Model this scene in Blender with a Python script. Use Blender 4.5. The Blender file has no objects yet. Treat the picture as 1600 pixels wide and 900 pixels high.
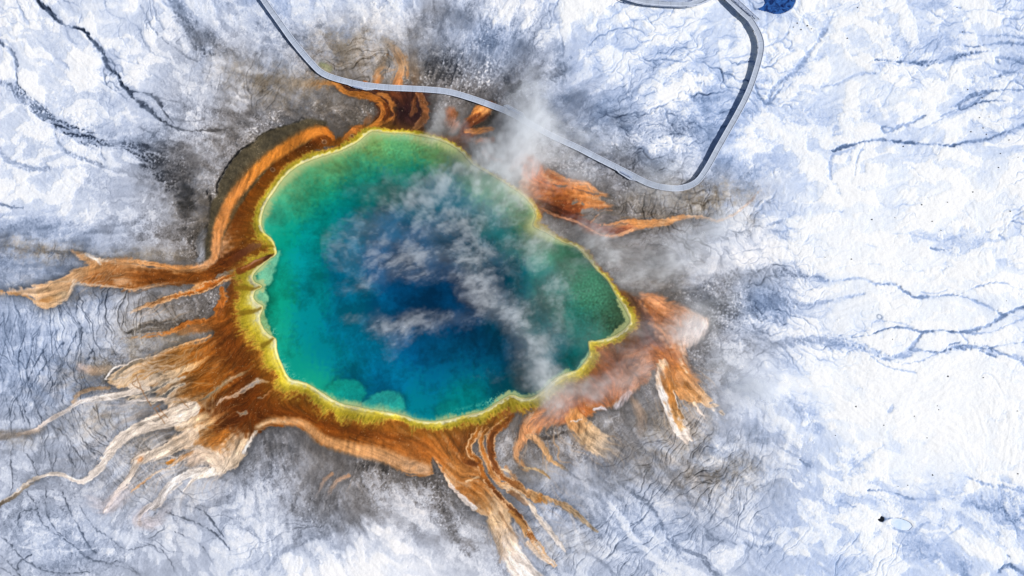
import bpy, bmesh, math, random
import numpy as np
from mathutils import Vector

# ---------------------------------------------------------------- camera, sky, sun, exposure
PXM = 0.19                      # metres of ground per traced step
CAM_H = 202.67
scene = bpy.context.scene
cam_d = bpy.data.cameras.new("camera"); cam = bpy.data.objects.new("camera", cam_d)
scene.collection.objects.link(cam); scene.camera = cam
cam.location = (0, 0, CAM_H); cam.rotation_euler = (0, 0, 0)
cam_d.sensor_width = 36; cam_d.lens = 24; cam_d.clip_start = 1; cam_d.clip_end = 20000
SUN_EL, SUN_ROT = math.radians(40), math.radians(92)
w = bpy.data.worlds.new("World"); scene.world = w; w.use_nodes = True
nt = w.node_tree; nt.nodes.clear()
sky = nt.nodes.new("ShaderNodeTexSky"); sky.sky_type = 'NISHITA'; sky.sun_disc = False
sky.sun_elevation = SUN_EL; sky.sun_rotation = SUN_ROT
bg = nt.nodes.new("ShaderNodeBackground"); bg.inputs[1].default_value = 0.075
wo = nt.nodes.new("ShaderNodeOutputWorld")
nt.links.new(sky.outputs[0], bg.inputs[0]); nt.links.new(bg.outputs[0], wo.inputs[0])
sd = bpy.data.lights.new("sun", 'SUN'); sd.energy = 4.6; sd.angle = math.radians(0.53); sd.color = (1.0, 0.97, 0.94)
so = bpy.data.objects.new("sun", sd); scene.collection.objects.link(so); so.location = (120, 0, 120)
sv = Vector((math.cos(SUN_EL) * math.sin(SUN_ROT), math.cos(SUN_EL) * math.cos(SUN_ROT), math.sin(SUN_EL)))
so.rotation_euler = sv.to_track_quat('Z', 'Y').to_euler()
scene.view_settings.view_transform = 'Standard'; scene.view_settings.look = 'None'
scene.view_settings.gamma = 1; scene.view_settings.use_curve_mapping = False
scene.view_settings.exposure = 0.10
scene.cycles.volume_bounces = 8; scene.cycles.max_bounces = 10
scene.cycles.transparent_max_bounces = 8

# ---------------------------------------------------------------- ground painting (pure numpy)
X0, X1, Y0, Y1 = -140, 1740, -110, 1010
W_, H_ = X1 - X0 + 1, Y1 - Y0 + 1
f4 = np.float32
GX, GY = np.meshgrid(np.arange(X0, X1 + 1, dtype=f4), np.arange(Y0, Y1 + 1, dtype=f4))

def fft_noise(n, p, seed, lo=0.0, hi=1e9):
    r = np.random.default_rng(seed)
    fx = np.fft.fftfreq(n)[:, None] * n
    fy = np.fft.rfftfreq(n)[None, :] * n
    f = np.sqrt(fx * fx + fy * fy); f[0, 0] = 1
    a = f ** (-p) * (f >= lo) * (f <= hi); a[0, 0] = 0
    s = np.fft.irfft2(a * np.exp(2j * np.pi * r.random(a.shape)), s=(n, n))
    return (s / s.std()).astype(f4)

def samp(T, u, v):
    n = T.shape[0]
    iu = np.floor(u); iv = np.floor(v)
    fu = (u - iu).astype(f4); fv = (v - iv).astype(f4)
    iu = iu.astype(np.int32) % n; iv = iv.astype(np.int32) % n
    ju = (iu + 1) % n; jv = (iv + 1) % n
    a = T[iv, iu] * (1 - fu) + T[iv, ju] * fu
    b = T[jv, iu] * (1 - fu) + T[jv, ju] * fu
    return a * (1 - fv) + b * fv

T_fbm = fft_noise(1024, 1.75, 1)          # cloudy
T_fbm2 = fft_noise(1024, 1.75, 2)
T_mid = fft_noise(1024, 1.2, 3, 6)        # rougher
T_hf = fft_noise(1024, 0.5, 4, 60)        # grain
T_mot = fft_noise(1024, 1.42, 8, 3)
T_bp = fft_noise(1024, 1.0, 5, 60, 130)   # band pass, about 8-17 px features
T_bp2 = fft_noise(1024, 1.0, 6, 110, 260) # 4-9 px
T_bp3 = fft_noise(1024, 1.2, 7, 18, 60)   # 17-56 px

def ss(a, b, x):
    t = np.clip((x - a) / (b - a), 0, 1)
    return t * t * (3 - 2 * t)

def N(T, scale=1.0, ox=0.0, oy=0.0, X=None, Y=None):
    X = GX if X is None else X; Y = GY if Y is None else Y
    return samp(T, X * scale + ox, Y * scale + oy)

# domain warp shared by all traced outlines
n1, n2 = N(T_fbm, 2.2, 11, 5), N(T_fbm2, 2.2, 70, 33)
n3, n4 = N(T_bp, 1.3, 40, 9), N(T_bp, 1.3, 310, 90)
WX = GX + 1.6 * n1 + 0.45 * n3
WY = GY + 1.6 * n2 + 0.45 * n4
n5, n6 = N(T_bp2, 1.0, 40, 9), N(T_bp2, 1.0, 310, 90)

def spline(pts, step=3.0, closed=False):
    P = np.array(pts, float)
    if closed: Q = np.vstack([P[-1], P, P[0], P[1]])
    else: Q = np.vstack([2 * P[0] - P[1], P, 2 * P[-1] - P[-2]])
    out = []
    for i in range(1, len(Q) - 2):
        a, b, c, d = Q[i - 1], Q[i], Q[i + 1], Q[i + 2]
        n = max(1, int(np.hypot(*(c - b)[:2]) / step))
        for k in range(n):
            t = k / n
            v = 0.5 * (2 * b + (c - a) * t + (2 * a - 5 * b + 4 * c - d) * t * t + (3 * b - a - 3 * c + d) * t ** 3)
            if len(v) > 2: v[2:] = b[2:] * (1 - t) + c[2:] * t
            out.append(v)
    if not closed: out.append(Q[-2])
    return np.array(out)

def win(x0, x1, y0, y1):
    return (slice(max(0, int(y0) - Y0), max(0, min(H_, int(y1) - Y0 + 1))),
            slice(max(0, int(x0) - X0), max(0, min(W_, int(x1) - X0 + 1))))

def dist_line(P, R, warp=1.0):
    """P (n,3): x,y,halfwidth. returns window, signed distance to stroke edge (px), t along, tangent"""
    R = R + P[:, 2].max() + 7 * warp
    sl = win(P[:, 0].min() - R, P[:, 0].max() + R, P[:, 1].min() - R, P[:, 1].max() + R)
    oy, ox = sl[0].start, sl[1].start
    shp = (sl[0].stop - oy, sl[1].stop - ox)
    S = np.full(shp, 99.0, f4); T = np.zeros(shp, f4)
    wx = GX[sl] + (WX[sl] - GX[sl]) * warp; wy = GY[sl] + (WY[sl] - GY[sl]) * warp
    n = len(P) - 1
    for i in range(n):
        a, b = P[i], P[i + 1]
        s2 = win(min(a[0], b[0]) - R, max(a[0], b[0]) + R, min(a[1], b[1]) - R, max(a[1], b[1]) + R)
        l = (slice(s2[0].start - oy, s2[0].stop - oy), slice(s2[1].start - ox, s2[1].stop - ox))
        if l[0].stop <= l[0].start or l[1].stop <= l[1].start: continue
        px, py = wx[l] - f4(a[0]), wy[l] - f4(a[1])
        dx, dy = f4(b[0] - a[0]), f4(b[1] - a[1])
        t = np.clip((px * dx + py * dy) / (dx * dx + dy * dy + 1e-6), 0, 1)
        s = np.hypot(px - t * dx, py - t * dy) - f4(a[2]) - t * f4(b[2] - a[2])
        m = s < S[l]
        S[l] = np.where(m, s, S[l]); T[l] = np.where(m, (i + t) / n, T[l])
    return sl, S, T

def poly_sdf(pts, R=60, warp=1.0, step=4.0, smooth=True):
    P = spline(pts, step, True) if smooth else np.array(pts, float)
    C = np.vstack([P, P[:1]]); C = np.hstack([C, np.zeros((len(C), 1))])
    sl, S, _ = dist_line(C, R, warp)
    wx = GX[sl] + (WX[sl] - GX[sl]) * warp; wy = GY[sl] + (WY[sl] - GY[sl]) * warp
    ins = np.zeros(wx.shape, bool)
    xmin, xmax, ymin, ymax = P[:, 0].min(), P[:, 0].max(), P[:, 1].min(), P[:, 1].max()
    for i in range(len(P)):
        a, b = P[i], P[(i + 1) % len(P)]
        if a[1] == b[1]: continue
        c = (a[1] > wy) != (b[1] > wy)
        xi = (b[0] - a[0]) * (wy - a[1]) / (b[1] - a[1]) + a[0]
        ins ^= c & (wx < xi)
    return sl, np.where(ins, -S, S).astype(f4)

# ---- pool shoreline
POOL = [(427,300),(443,277),(467,257),(500,243),(533,233),(557,221),(570,210),(582,203),(607,206),(633,207),(653,210),(683,217),(707,227),(722,238),(740,257),(763,270),(782,280),(800,292),(820,306),(833,321),(839,337),(835,352),(842,357),(857,364),(880,377),(900,384),(915,397),(933,420),(950,437),(963,458),(977,480),(986,500),(979,514),(965,524),(950,530),(930,534),(922,534),(923,553),(914,568),(903,579),(880,586),(862,598),(850,610),(833,621),(815,623),(798,619),(777,631),(753,645),(717,654),(683,660),(653,659),(633,652),(600,645),(567,639),(533,631),(510,619),(487,604),(470,597),(452,592),(440,570),(432,549),(430,530),(426,527),(416,521),(407,508),(404,495),(409,482),(409,479),(398,472),(394,463),(398,453),(408,448),(398,443),(393,434),(398,424),(412,411),(424,402),(431,396),(429,386),(424,375),(411,363),(407,346),(412,325)]
def pool_arrays():
    sl, S = poly_sdf(POOL, R=70, warp=0.35, step=3.0)
    D = np.full((H_, W_), 99.0, f4); D[sl] = S
    # far distance: coarse approximate by brute force on a coarse grid
    P = spline(POOL, 12, True)
    k = 8
    cx, cy = GX[::k, ::k], GY[::k, ::k]
    dd = np.full(cx.shape, 1e9, f4)
    for p in P: dd = np.minimum(dd, np.hypot(cx - p[0], cy - p[1]))
    yy = (np.arange(H_) / k); xx = (np.arange(W_) / k)
    i = np.minimum(yy.astype(int), dd.shape[0] - 2); j = np.minimum(xx.astype(int), dd.shape[1] - 2)
    fy = (yy - i)[:, None]; fx = (xx - j)[None, :]
    big = (dd[i][:, j] * (1 - fx) + dd[i][:, j + 1] * fx) * (1 - fy) + (dd[i + 1][:, j] * (1 - fx) + dd[i + 1][:, j + 1] * fx) * fy
    return D, big.astype(f4)
PD, BIG = pool_arrays()                     # signed (neg inside, valid near shore); unsigned far
inside = PD < 0
FULL = np.where(inside, -BIG, BIG)          # signed distance
FULL = np.where(np.abs(PD) < 40, PD, FULL)
cx0, cy0 = 690.0, 435.0
RAD = np.hypot(GX - cx0, (GY - cy0) * 1.15)
ANG = np.degrees(np.arctan2(GY - cy0, GX - cx0))

# ---- coarse brightness lattice, every 100 px (0 dark .. 10 white)
LAT = """
8.70 8.20 8.90 7.40 7.30 7.40 8.00 6.80 8.00 8.60 8.80 8.45 7.95 9.15 8.45 8.45 8.65
8.60 8.60 8.40 7.40 6.40 5.70 5.40 4.30 5.50 7.20 8.20 7.85 8.45 9.05 8.85 8.65 8.35
8.30 8.00 7.70 6.60 4.70 3.70 2.90 3.50 4.60 5.40 6.60 6.80 7.90 8.45 8.45 8.45 8.25
8.30 8.20 7.20 4.10 3.50 4.70 4.70 4.70 4.50 4.30 4.60 6.00 8.00 8.85 9.15 9.25 9.35
5.85 5.75 5.85 4.80 4.00 4.00 4.00 4.00 4.00 4.60 5.20 7.20 8.80 9.60 9.70 9.10 9.00
6.95 6.55 6.15 4.20 4.00 4.00 4.00 4.00 4.00 4.00 3.40 4.40 7.80 9.40 9.30 9.40 9.00
6.80 6.40 6.00 5.20 4.00 4.00 4.00 4.00 4.00 5.20 5.20 5.95 8.80 9.80 9.90 9.90 9.80
6.60 6.80 6.20 6.20 5.30 4.10 4.30 3.90 5.10 5.40 5.45 6.05 6.95 8.60 9.70 9.80 9.60
6.90 6.40 7.20 7.30 7.20 5.25 7.10 5.25 6.05 6.65 6.85 7.05 7.35 7.90 8.70 7.60 7.60
7.00 6.60 7.20 7.40 7.80 9.15 9.55 8.15 7.05 7.05 7.25 7.65 7.65 7.80 8.10 8.80 8.00
"""
LAT = np.array([[float(v) for v in r.split()] for r in LAT.strip().split("\n")], f4)
def lattice(L, X, Y, s=100.0):
    u = np.clip(X / s, 0, L.shape[1] - 1.001); v = np.clip(Y / s, 0, L.shape[0] - 1.001)
    i = v.astype(np.int32); j = u.astype(np.int32)
    fy = ss(0, 1, v - i) * 0.6 + (v - i) * 0.4; fx = ss(0, 1, u - j) * 0.6 + (u - j) * 0.4
    return ((L[i, j] * (1 - fx) + L[i, j + 1] * fx) * (1 - fy) + (L[i + 1, j] * (1 - fx) + L[i + 1, j + 1] * fx) * fy).astype(f4)

def blob(x, y, rx, ry, rot=0.0, warp=3.0):
    R = max(rx, ry) * 2.6 + warp * 6
    sl = win(x - R, x + R, y - R, y + R)
    c, s = math.cos(math.radians(rot)), math.sin(math.radians(rot))
    dx = GX[sl] + (WX[sl] - GX[sl]) * warp - x; dy = GY[sl] + (WY[sl] - GY[sl]) * warp - y
    a = (dx * c + dy * s) / rx; b = (-dx * s + dy * c) / ry
    return sl, np.exp(-(a * a + b * b)).astype(f4), np.sqrt(a * a + b * b)

B = lattice(LAT, GX + 6 * n1, GY + 6 * n2)
def bb(x, y, rx, ry, rot, v, warp=3.0):
    sl, g, _ = blob(x, y, rx, ry, rot, warp); B[sl] += g * v
for a in [(275,20,12,40,-20,-3.2),(300,70,22,14,30,-1.8),(330,78,40,14,15,-1.2),(215,225,50,14,18,-1.5),(255,262,30,36,20,-2.6),
          (290,310,20,40,10,-2.2),(300,370,22,30,0,-2),(310,398,7,14,0,3),(285,300,16,28,0,-1.2),(385,195,40,20,-30,-.8),(450,165,40,15,0,-1.5),
          (100,330,120,12,0,1.0),(60,360,120,10,-4,-1.2),(380,150,16,26,0,2.6),(440,130,50,12,15,-1),
          (560,15,22,18,80,1.8),(595,15,7,14,20,2),(550,75,60,12,0,.4),(675,110,28,24,0,-1.8),(700,20,16,20,60,-1.6),(745,70,20,40,10,-1.2),(660,30,20,20,0,-.6),
          (770,20,22,26,60,1.6),(720,70,14,18,0,1.4),(845,20,12,30,10,-1.4),(825,40,26,18,-40,1.2),(870,110,20,8,-20,-2.4),(880,75,6,40,8,-1.2),
          (840,105,10,8,0,-1.5),(905,150,70,30,30,-1.2),(880,30,30,20,0,1.2),(930,15,50,10,20,.8),(1045,145,16,34,40,2.6),(1085,120,28,10,-35,2),
          (1060,150,30,8,-40,1.2),(1020,95,14,5,-40,-2.2),(1100,160,8,22,35,-1.4),(1040,225,36,12,-8,2.2),(960,225,60,16,25,-1.6),(1000,190,50,12,10,-.6),
          (1110,195,9,20,30,-1.4),(1060,200,30,7,-20,-1.2),(1150,205,18,50,25,-.3),(1185,215,12,22,20,1.5),(1195,160,10,18,30,1.4),(1190,185,6,12,0,1.2),
          (1145,280,30,22,-20,-1.6),(1215,255,20,20,0,-.8),(1130,240,10,30,25,-1),(1000,310,80,12,8,-.6),(1060,270,40,20,0,.6),
          (1170,470,60,26,5,-2.6),(1130,480,20,24,0,-2.2),(1110,510,10,30,10,-2.4),(1150,500,30,14,0,-1.4),(1140,410,50,14,-25,1.6),(1095,440,40,26,0,-1.6),
          (1050,455,32,16,-10,-1.8),(1170,540,50,14,5,-.8),(1140,555,30,8,20,1.8),(1180,520,34,12,8,1.4),(1085,565,14,24,0,-1.6),(1150,600,40,20,0,.5),
          (1250,633,22,12,30,-2.2),(1270,655,14,8,60,-1.6),(1330,720,16,22,-45,-1.4),(1345,745,20,10,60,-1.2),(1355,715,24,8,-40,-1),(1385,790,26,16,0,-1),
          (1378,800,20,12,0,1.4),(1440,790,60,14,5,-1.2),(1540,770,70,9,5,-1.8),(1580,800,30,9,15,-1.6),(1450,860,34,14,30,-1.8),(1500,880,24,14,40,-2.4),
          (1545,845,50,20,30,2),(1600,770,30,7,0,-1),(1545,655,50,4,5,-.8),(1410,680,34,10,-30,-.7),(1395,635,8,7,0,-1.5),(1365,610,16,12,0,-1.1),
          (1490,370,60,12,5,-.9),(1550,390,40,22,20,-1),(1440,370,40,6,5,-.8),(1468,403,7,5,0,-2),(1410,418,14,4,0,-1.4),(1260,445,60,12,5,-1.2),(1290,540,60,9,0,-2),
          (1210,560,60,10,3,-1),(1480,70,60,12,-5,-1.3),(1460,95,60,6,-4,-1.4),(1540,120,60,10,-6,-1.3),(1470,8,40,10,0,-1.6),(1430,50,60,8,-5,-.8),
          (1250,110,30,14,-35,-1),(1230,120,40,8,-35,-.9),(1300,70,60,16,-40,-.6),(1280,20,12,5,-20,-1.8),(1225,60,26,30,0,1),
          (1340,180,80,12,-8,-.5),(1400,150,70,12,-5,.6),(1290,200,40,50,0,-.5),(1590,95,20,8,20,-1),
          (600,880,70,22,0,1),(590,825,30,14,-40,1.5),(650,800,24,26,0,1.6),(620,775,12,10,0,1),(560,790,60,10,-30,-1),(480,800,60,12,-35,-1),(430,770,30,14,40,1),
          (440,690,26,12,0,-2.2),(430,700,8,10,0,2),(490,720,20,16,-50,1.8),(545,735,28,12,-20,-1.8),(590,725,14,10,0,-2),(640,748,40,12,5,-1.8),(685,770,12,36,0,-2.6),
          (700,820,12,30,-15,-2),(725,860,14,24,-35,-1.6),(670,740,16,8,20,-1.4),(505,775,30,16,-50,-1.2),(520,815,24,10,-20,-1),(540,700,24,6,20,.5),
          (730,820,30,20,30,1),(680,860,30,20,0,-.4),(770,880,14,20,-20,-.9),(380,780,40,30,0,.4),(30,885,30,14,-20,-1.2),(90,870,40,16,8,-.8),(40,840,40,20,10,.2),
          (70,720,40,24,0,-.4),(15,700,16,16,0,-1.2),(20,560,40,60,20,-.2),(40,650,40,20,0,.4),(160,560,40,26,10,-1.6),(130,595,30,20,0,-1),(160,640,24,16,0,.8),
          (195,645,26,12,-20,-1.2),(225,690,24,10,-20,.6),(130,675,30,20,40,1),(180,730,20,16,0,1.2),(60,500,30,14,0,1.2),(100,520,30,30,0,.3),(215,700,20,12,-20,-1.2),
          (350,770,20,30,30,-.8),(230,770,24,14,-45,-.5),(60,420,60,14,-4,-.6),(120,400,60,10,0,-1),(150,465,36,9,-6,-.8),
          (820,700,20,12,0,.8),(790,680,16,26,20,1.5),(850,730,40,14,20,.6),(880,660,30,12,-10,-1),(905,700,24,12,20,-.4),(890,690,10,8,60,1.6),(930,720,70,10,40,-.8),
          (880,800,50,16,20,-.5),(800,760,12,30,-20,-1),(775,745,6,24,-25,-.6),(850,810,16,8,0,1),(900,840,40,20,30,.6),(930,830,30,8,45,-1.2),
          (1000,640,30,40,0,-.3),(1090,690,20,12,-30,1.2),(1120,720,40,10,-25,1.8),(1060,720,24,14,0,1),(1080,740,14,30,-30,-1.2),(1130,760,40,14,30,-1),(1150,800,60,14,15,.4),
          (1000,720,30,40,-30,-.4),(1200,690,40,16,40,-.4),(1220,740,40,16,30,-.3),(1100,800,30,20,0,-.2),(1110,650,30,30,0,.6),
          (640,760,40,20,0,.8),(830,130,26,14,0,-1.2),(760,130,40,14,20,-.8)]:
    bb(*a)

# ---- flow field for streaks: away from the pool, bent along traced flows
gx = (GX - cx0) / (RAD + 1); gy = (GY - cy0) * 1.1 / (RAD + 1)
ta = 0.45 * N(T_fbm, 0.6, 300, 500)
FX = gx * np.cos(ta) - gy * np.sin(ta); FY = gx * np.sin(ta) + gy * np.cos(ta)
def push(x, y, r, ax, ay, w=3.0):
    sl, g, _ = blob(x, y, r, r, 0, 0); g = g * w
    FX[sl] = FX[sl] + g * ax; FY[sl] = FY[sl] + g * ay
push(430, 130, 90, -1, -.25); push(380, 110, 60, -1, -.2); push(1100, 800, 140, .8, .6, 2); push(1000, 320, 60, 1, .0); push(1200, 800, 160, .9, .45, 2)
push(1500, 100, 200, 1, -.1, 1.5); push(1500, 500, 200, 1, .05, 1.5); push(60, 350, 120, -1, .02, 2.5); push(560, 90, 60, .3, -1, 1.2); push(430, 240, 80, -.7, .7, 0.8)
FLOWS = []
VEINS = []
# ---- traced microbial flows: points x,y,halfwidth ; colour stops ; edge colour,strength,px ; alpha stops
BR, DB, OR, LO, TAN, CR, WH = (118,62,16), (82,38,12), (198,122,52), (220,160,106), (214,170,124), (232,212,192), (240,232,228)
MB = (60,34,30)
GR, DG = (128,124,118), (84,84,86)
def F(pts, stops, edge=None, alpha=None, soft=1.2, halo=0.35, cut=0.12, st=0.12, warp=1.0):
    FLOWS.append((pts, stops, edge, alpha, soft, halo, cut, st, warp))
E1 = ((234,186,138), 1.0, 1.35)
E2 = ((236,214,196), .9, 1.4)
FAN = [(430,398),(395,415),(372,428),(356,440),(350,452),(350,468),(338,482),(335,497),(322,507),(330,520),(325,532),(300,538),(270,547),(240,558),(212,565),(188,576),(168,592),(180,604),(205,604),(235,606),(240,618),(262,640),(240,650),(225,664),(250,668),(275,672),(288,678),(262,692),(262,706),(285,704),(310,712),(322,722),(332,736),(352,735),(368,729),(382,711),(390,692),(402,676),(430,664),(458,663),(476,666),(490,674),(502,690),(515,696),(540,703),(566,710),(600,718),(636,738),(660,743),(674,741),(676,722),(682,722),(690,738),(702,756),(716,773),(738,792),(760,806),(775,818),(800,815),(792,790),(768,762),(757,742),(748,722),(733,714),(731,702),(741,692),(742,680),(752,676),(775,670),(800,645),(815,620),(700,500),(500,450)]
ARC = [(527,215),(516,198),(503,193),(488,200),(470,212),(450,226),(428,240),(404,258),(388,278),(370,300),(358,318),(350,338),(344,352),(330,372),(326,392),(336,402),(334,412),(318,418),(296,424),(262,422),(228,416),(200,410),(172,408),(150,402),(130,392),(112,390),(128,402),(142,414),(120,418),(96,430),(60,442),(30,450),(0,457),(-30,460),(-30,466),(0,462),(30,462),(50,466),(60,477),(74,481),(94,472),(108,462),(114,448),(124,440),(150,448),(180,450),(206,455),(240,448),(268,444),(286,440),(300,446),(296,456),(330,448),(350,432),(372,426),(400,415),(440,400),(440,300),(480,240),(540,225)]
OLV = [(330,318),(339,302),(340,287),(348,273),(356,260),(365,247),(377,233),(387,227),(398,220),(405,212),(420,203),(437,197),(462,191),(480,184),(500,186),(512,192),(490,215),(440,245),(400,290),(370,330),(352,365),(340,400),(330,410),(318,405),(322,370),(328,340)]
NOR = [(520,128),(545,146),(566,150),(585,160),(590,175),(582,186),(570,196),(552,197),(543,204),(536,212),(528,214),(520,222),(560,230),(640,215),(690,225),(720,240),(735,220),(765,185),(778,166),(760,160),(738,180),(715,215),(690,212),(665,200),(672,180),(668,150),(660,140),(600,140),(560,138),(530,124)]
NEA = [(815,300),(820,250),(835,262),(848,268),(862,266),(874,274),(890,281),(905,285),(922,286),(934,298),(952,301),(938,306),(945,318),(955,322),(930,326),(912,336),(902,345),(935,352),(960,352),(985,346),(1010,346),(1008,351),(985,361),(965,370),(940,370),(918,362),(895,348),(870,340),(850,331),(842,345),(825,330)]
EAS = [(905,395),(925,404),(945,425),(962,448),(985,458),(1003,462),(1020,456),(1036,462),(1046,470),(1066,478),(1088,490),(1104,498),(1108,508),(1102,520),(1092,530),(1076,540),(1072,552),(1080,575),(1092,596),(1078,604),(1050,600),(1035,585),(1022,575),(1014,590),(995,605),(975,622),(960,632),(935,638),(925,650),(905,655),(886,660),(868,662),(850,668),(834,680),(812,690),(812,670),(822,650),(830,632),(760,600),(900,500)]
MSITES = [(400,300,(108,56,12)),(372,350,(118,60,15)),(385,385,(112,60,14)),(340,428,(92,46,18)),(362,500,(120,62,15)),(370,560,(110,55,12)),(345,540,(105,52,15)),(315,548,(150,86,28)),(270,560,(168,108,46)),(230,580,(192,140,84)),(195,596,(214,180,140)),(330,590,(140,78,22)),(300,612,(132,72,14)),(262,615,(200,160,120)),(390,620,(98,47,10)),(350,650,(100,48,12)),(300,640,(205,165,125)),(262,655,(228,208,190)),(332,682,(172,106,42)),(290,672,(224,194,160)),(372,700,(222,186,150)),(350,720,(228,206,188)),(308,716,(232,212,196)),(400,645,(104,50,10)),(430,625,(112,56,12)),(470,640,(104,50,8)),(520,662,(98,46,8)),(560,675,(118,60,12)),(470,662,(165,90,28)),(600,685,(138,72,20)),(640,720,(200,134,76)),(590,704,(208,142,86)),(660,695,(160,86,30)),(690,715,(186,112,48)),(720,690,(140,76,28)),(704,750,(190,124,62)),(740,700,(128,70,22)),(725,740,(162,98,44)),(750,770,(176,112,56)),(765,800,(220,184,146)),(500,225,(92,44,10)),(470,262,(98,48,8)),(430,275,(98,48,8)),
 (600,170,(74,38,24)),(640,185,(44,24,26)),(690,190,(76,56,50)),(730,210,(84,44,28)),(600,205,(84,52,20)),(550,215,(120,66,16)),
 (870,300,(190,106,42)),(850,322,(110,58,30)),(920,300,(206,134,76)),(885,335,(110,52,24)),(940,360,(150,84,52)),(980,352,(196,132,84)),(830,280,(190,130,95)),
 (945,430,(130,72,20)),(1000,500,(84,58,52)),(1030,485,(198,126,74)),(1055,490,(206,142,98)),(1090,515,(226,210,206)),(1072,520,(224,200,190)),(1012,548,(104,60,40)),(1050,560,(170,100,50)),(980,548,(112,62,34)),(935,585,(130,68,24)),(900,612,(124,70,40)),(900,635,(176,104,60)),(860,650,(190,118,70)),(935,625,(178,104,50)),(995,585,(196,132,92)),(960,605,(180,110,66)),(1060,590,(190,130,86)),
 (340,380,(214,160,116)),(300,418,(206,150,94)),(200,420,(198,140,90)),(130,410,(206,160,118)),(90,450,(206,164,122)),(30,456,(212,178,146)),(220,440,(120,66,22)),(160,435,(160,96,44))]
# west flow
F([(375,400,10),(345,415,10),(322,430,9),(285,436,10),(245,436,11),(205,430,9),(172,424,6)], [(0,DB),(.3,BR),(.7,(112,60,20)),(1,(150,92,44))], None, [(0,1),(.8,.9),(1,0)], soft=4)
F([(196,402,4),(170,414,6),(140,420,8),(105,434,6)], [(0,(180,116,60)),(1,TAN)], None, [(0,.3),(.5,.8),(1,.3)], soft=4)
F([(355,345,5),(343,372,5),(338,396,5),(325,411,5),(296,420,4),(262,419,4),(228,413,4),(198,408,4),(172,407,3),(152,403,3),(135,395,2)], [(0,OR),(.2,(224,172,132)),(.45,(206,140,80)),(.8,LO),(1,CR)], None, None, soft=3)
F([(345,352,4),(340,376,6)], [(0,(228,196,170)),(1,(222,180,150))], None, [(0,0),(.5,.8),(1,0)], soft=4)
F([(420,404,3),(400,412,4),(385,420,5),(362,430,5),(338,441,4),(320,446,7),(306,455,5),(277,462,4),(256,470,4),(235,477,3),(214,484,2),(196,491,1)], [(0,(110,56,18)),(.4,(168,92,34)),(.55,(186,104,36)),(.8,LO),(1,CR)], E1, [(0,1),(.9,1),(1,.2)])
F([(372,421,1.5),(358,427,3),(343,431,2.5),(334,436,1)], [(0,(130,108,88)),(1,(120,112,104))], None, None, cut=.2)
F([(409,408,1.2),(396,415,1.6),(384,421,1)], [(0,(70,30,12)),(.5,(180,120,90)),(1,BR)], None, None)
F([(404,386,4),(396,384,3),(388,388,3)], [(0,(120,84,56)),(1,(96,52,34))], None, None, soft=2)
F([(285,441,1.5),(250,446,1.5),(212,454,1.5),(190,451,1),(150,445,2),(118,442,2)], [(0,LO),(1,CR)], None, [(0,.2),(.5,.9),(1,.5)])
F([(118,436,3),(112,452,3),(100,468,3),(76,478,3),(58,472,2),(42,463,2),(0,457,2),(-40,458,2)], [(0,CR),(.4,TAN),(.6,(190,140,90)),(1,(214,170,136))], None, [(0,.6),(1,1)])
F([(100,458,6),(80,466,5),(66,468,3)], [(0,(206,176,140)),(1,(180,120,60))], None, [(0,.9),(1,.7)], soft=2)
F([(138,395,2),(152,404,2),(158,412,1)], [(0,WH),(1,CR)], None, None)
# wedge of grey islands west
F([(344,452,4),(346,470,5),(336,484,5),(333,496,4),(318,503,4),(292,507,4),(272,517,4),(250,525,2.5),(215,527,1.5),(190,530,1)], [(0,(176,96,34)),(.6,(186,108,42)),(1,TAN)], ((214,146,86),.6,1.6), [(0,1),(.7,1),(1,.3)])
F([(340,500,10),(318,512,9),(296,516,8),(278,521,6)], [(0,(150,82,26)),(1,(178,112,52))], None, [(0,.9),(1,.6)], soft=4)
F([(338,470,1),(344,480,2),(338,494,2),(345,476,1)], [(0,(190,110,50)),(1,(150,84,36))], None, None)
F([(325,527,2),(318,531,2),(300,536,2),(282,542,1.5),(255,551,1.5),(235,560,1.8),(212,563,1.8),(195,570,2),(176,576,2),(164,590,1.5)], [(0,LO),(.3,(220,170,118)),(.6,CR),(1,WH)], None, None)
F([(235,562,2.5),(210,568,3),(192,578,3),(178,592,3)], [(0,(120,104,84)),(1,(112,106,98))], None, [(0,.3),(.5,1),(1,.6)])
F([(324,559,2),(306,572,4),(288,579,5),(268,586,6),(250,592,7),(225,600,6),(205,606,5)], [(0,(210,160,104)),(.4,(224,188,146)),(1,CR)], None, [(0,.4),(.3,1),(1,1)], cut=.35)
F([(287,591,1.5),(272,596,2.5),(258,603,3),(240,612,3.5),(222,617,4),(203,622,4)], [(0,GR),(1,(110,108,106))], ((232,208,180),.9,1.4), None)
F([(287,603,1.5),(274,607,2.5),(264,615,4),(252,625,4.5),(237,632,3)], [(0,(110,104,96)),(1,(104,104,104))], ((232,208,180),.9,1.4), None)
F([(258,590,1),(248,594,1.5),(243,597,1)], [(0,(120,100,80)),(1,(120,100,80))], None, [(0,.5),(1,.5)])
F([(322,606,3),(300,612,7),(284,622,5),(272,630,2)], [(0,(140,76,20)),(1,(180,116,50))], None, [(0,.6),(1,.6)], soft=4, cut=.3)
F([(318,640,3),(300,648,4),(280,656,4),(262,664,2)], [(0,BR),(.5,(150,88,34)),(1,(190,130,70))], None, None, soft=2.5, cut=.3)
F([(322,650,3),(305,657,6),(290,664,5),(275,668,3)], [(0,(222,180,130)),(1,CR)], None, None, soft=2)
F([(360,640,3),(340,650,4),(322,662,4),(300,676,3)], [(0,(130,72,26)),(.5,(220,176,126)),(1,(232,210,186))], None, [(0,.4),(.5,.8),(1,.8)])
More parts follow.
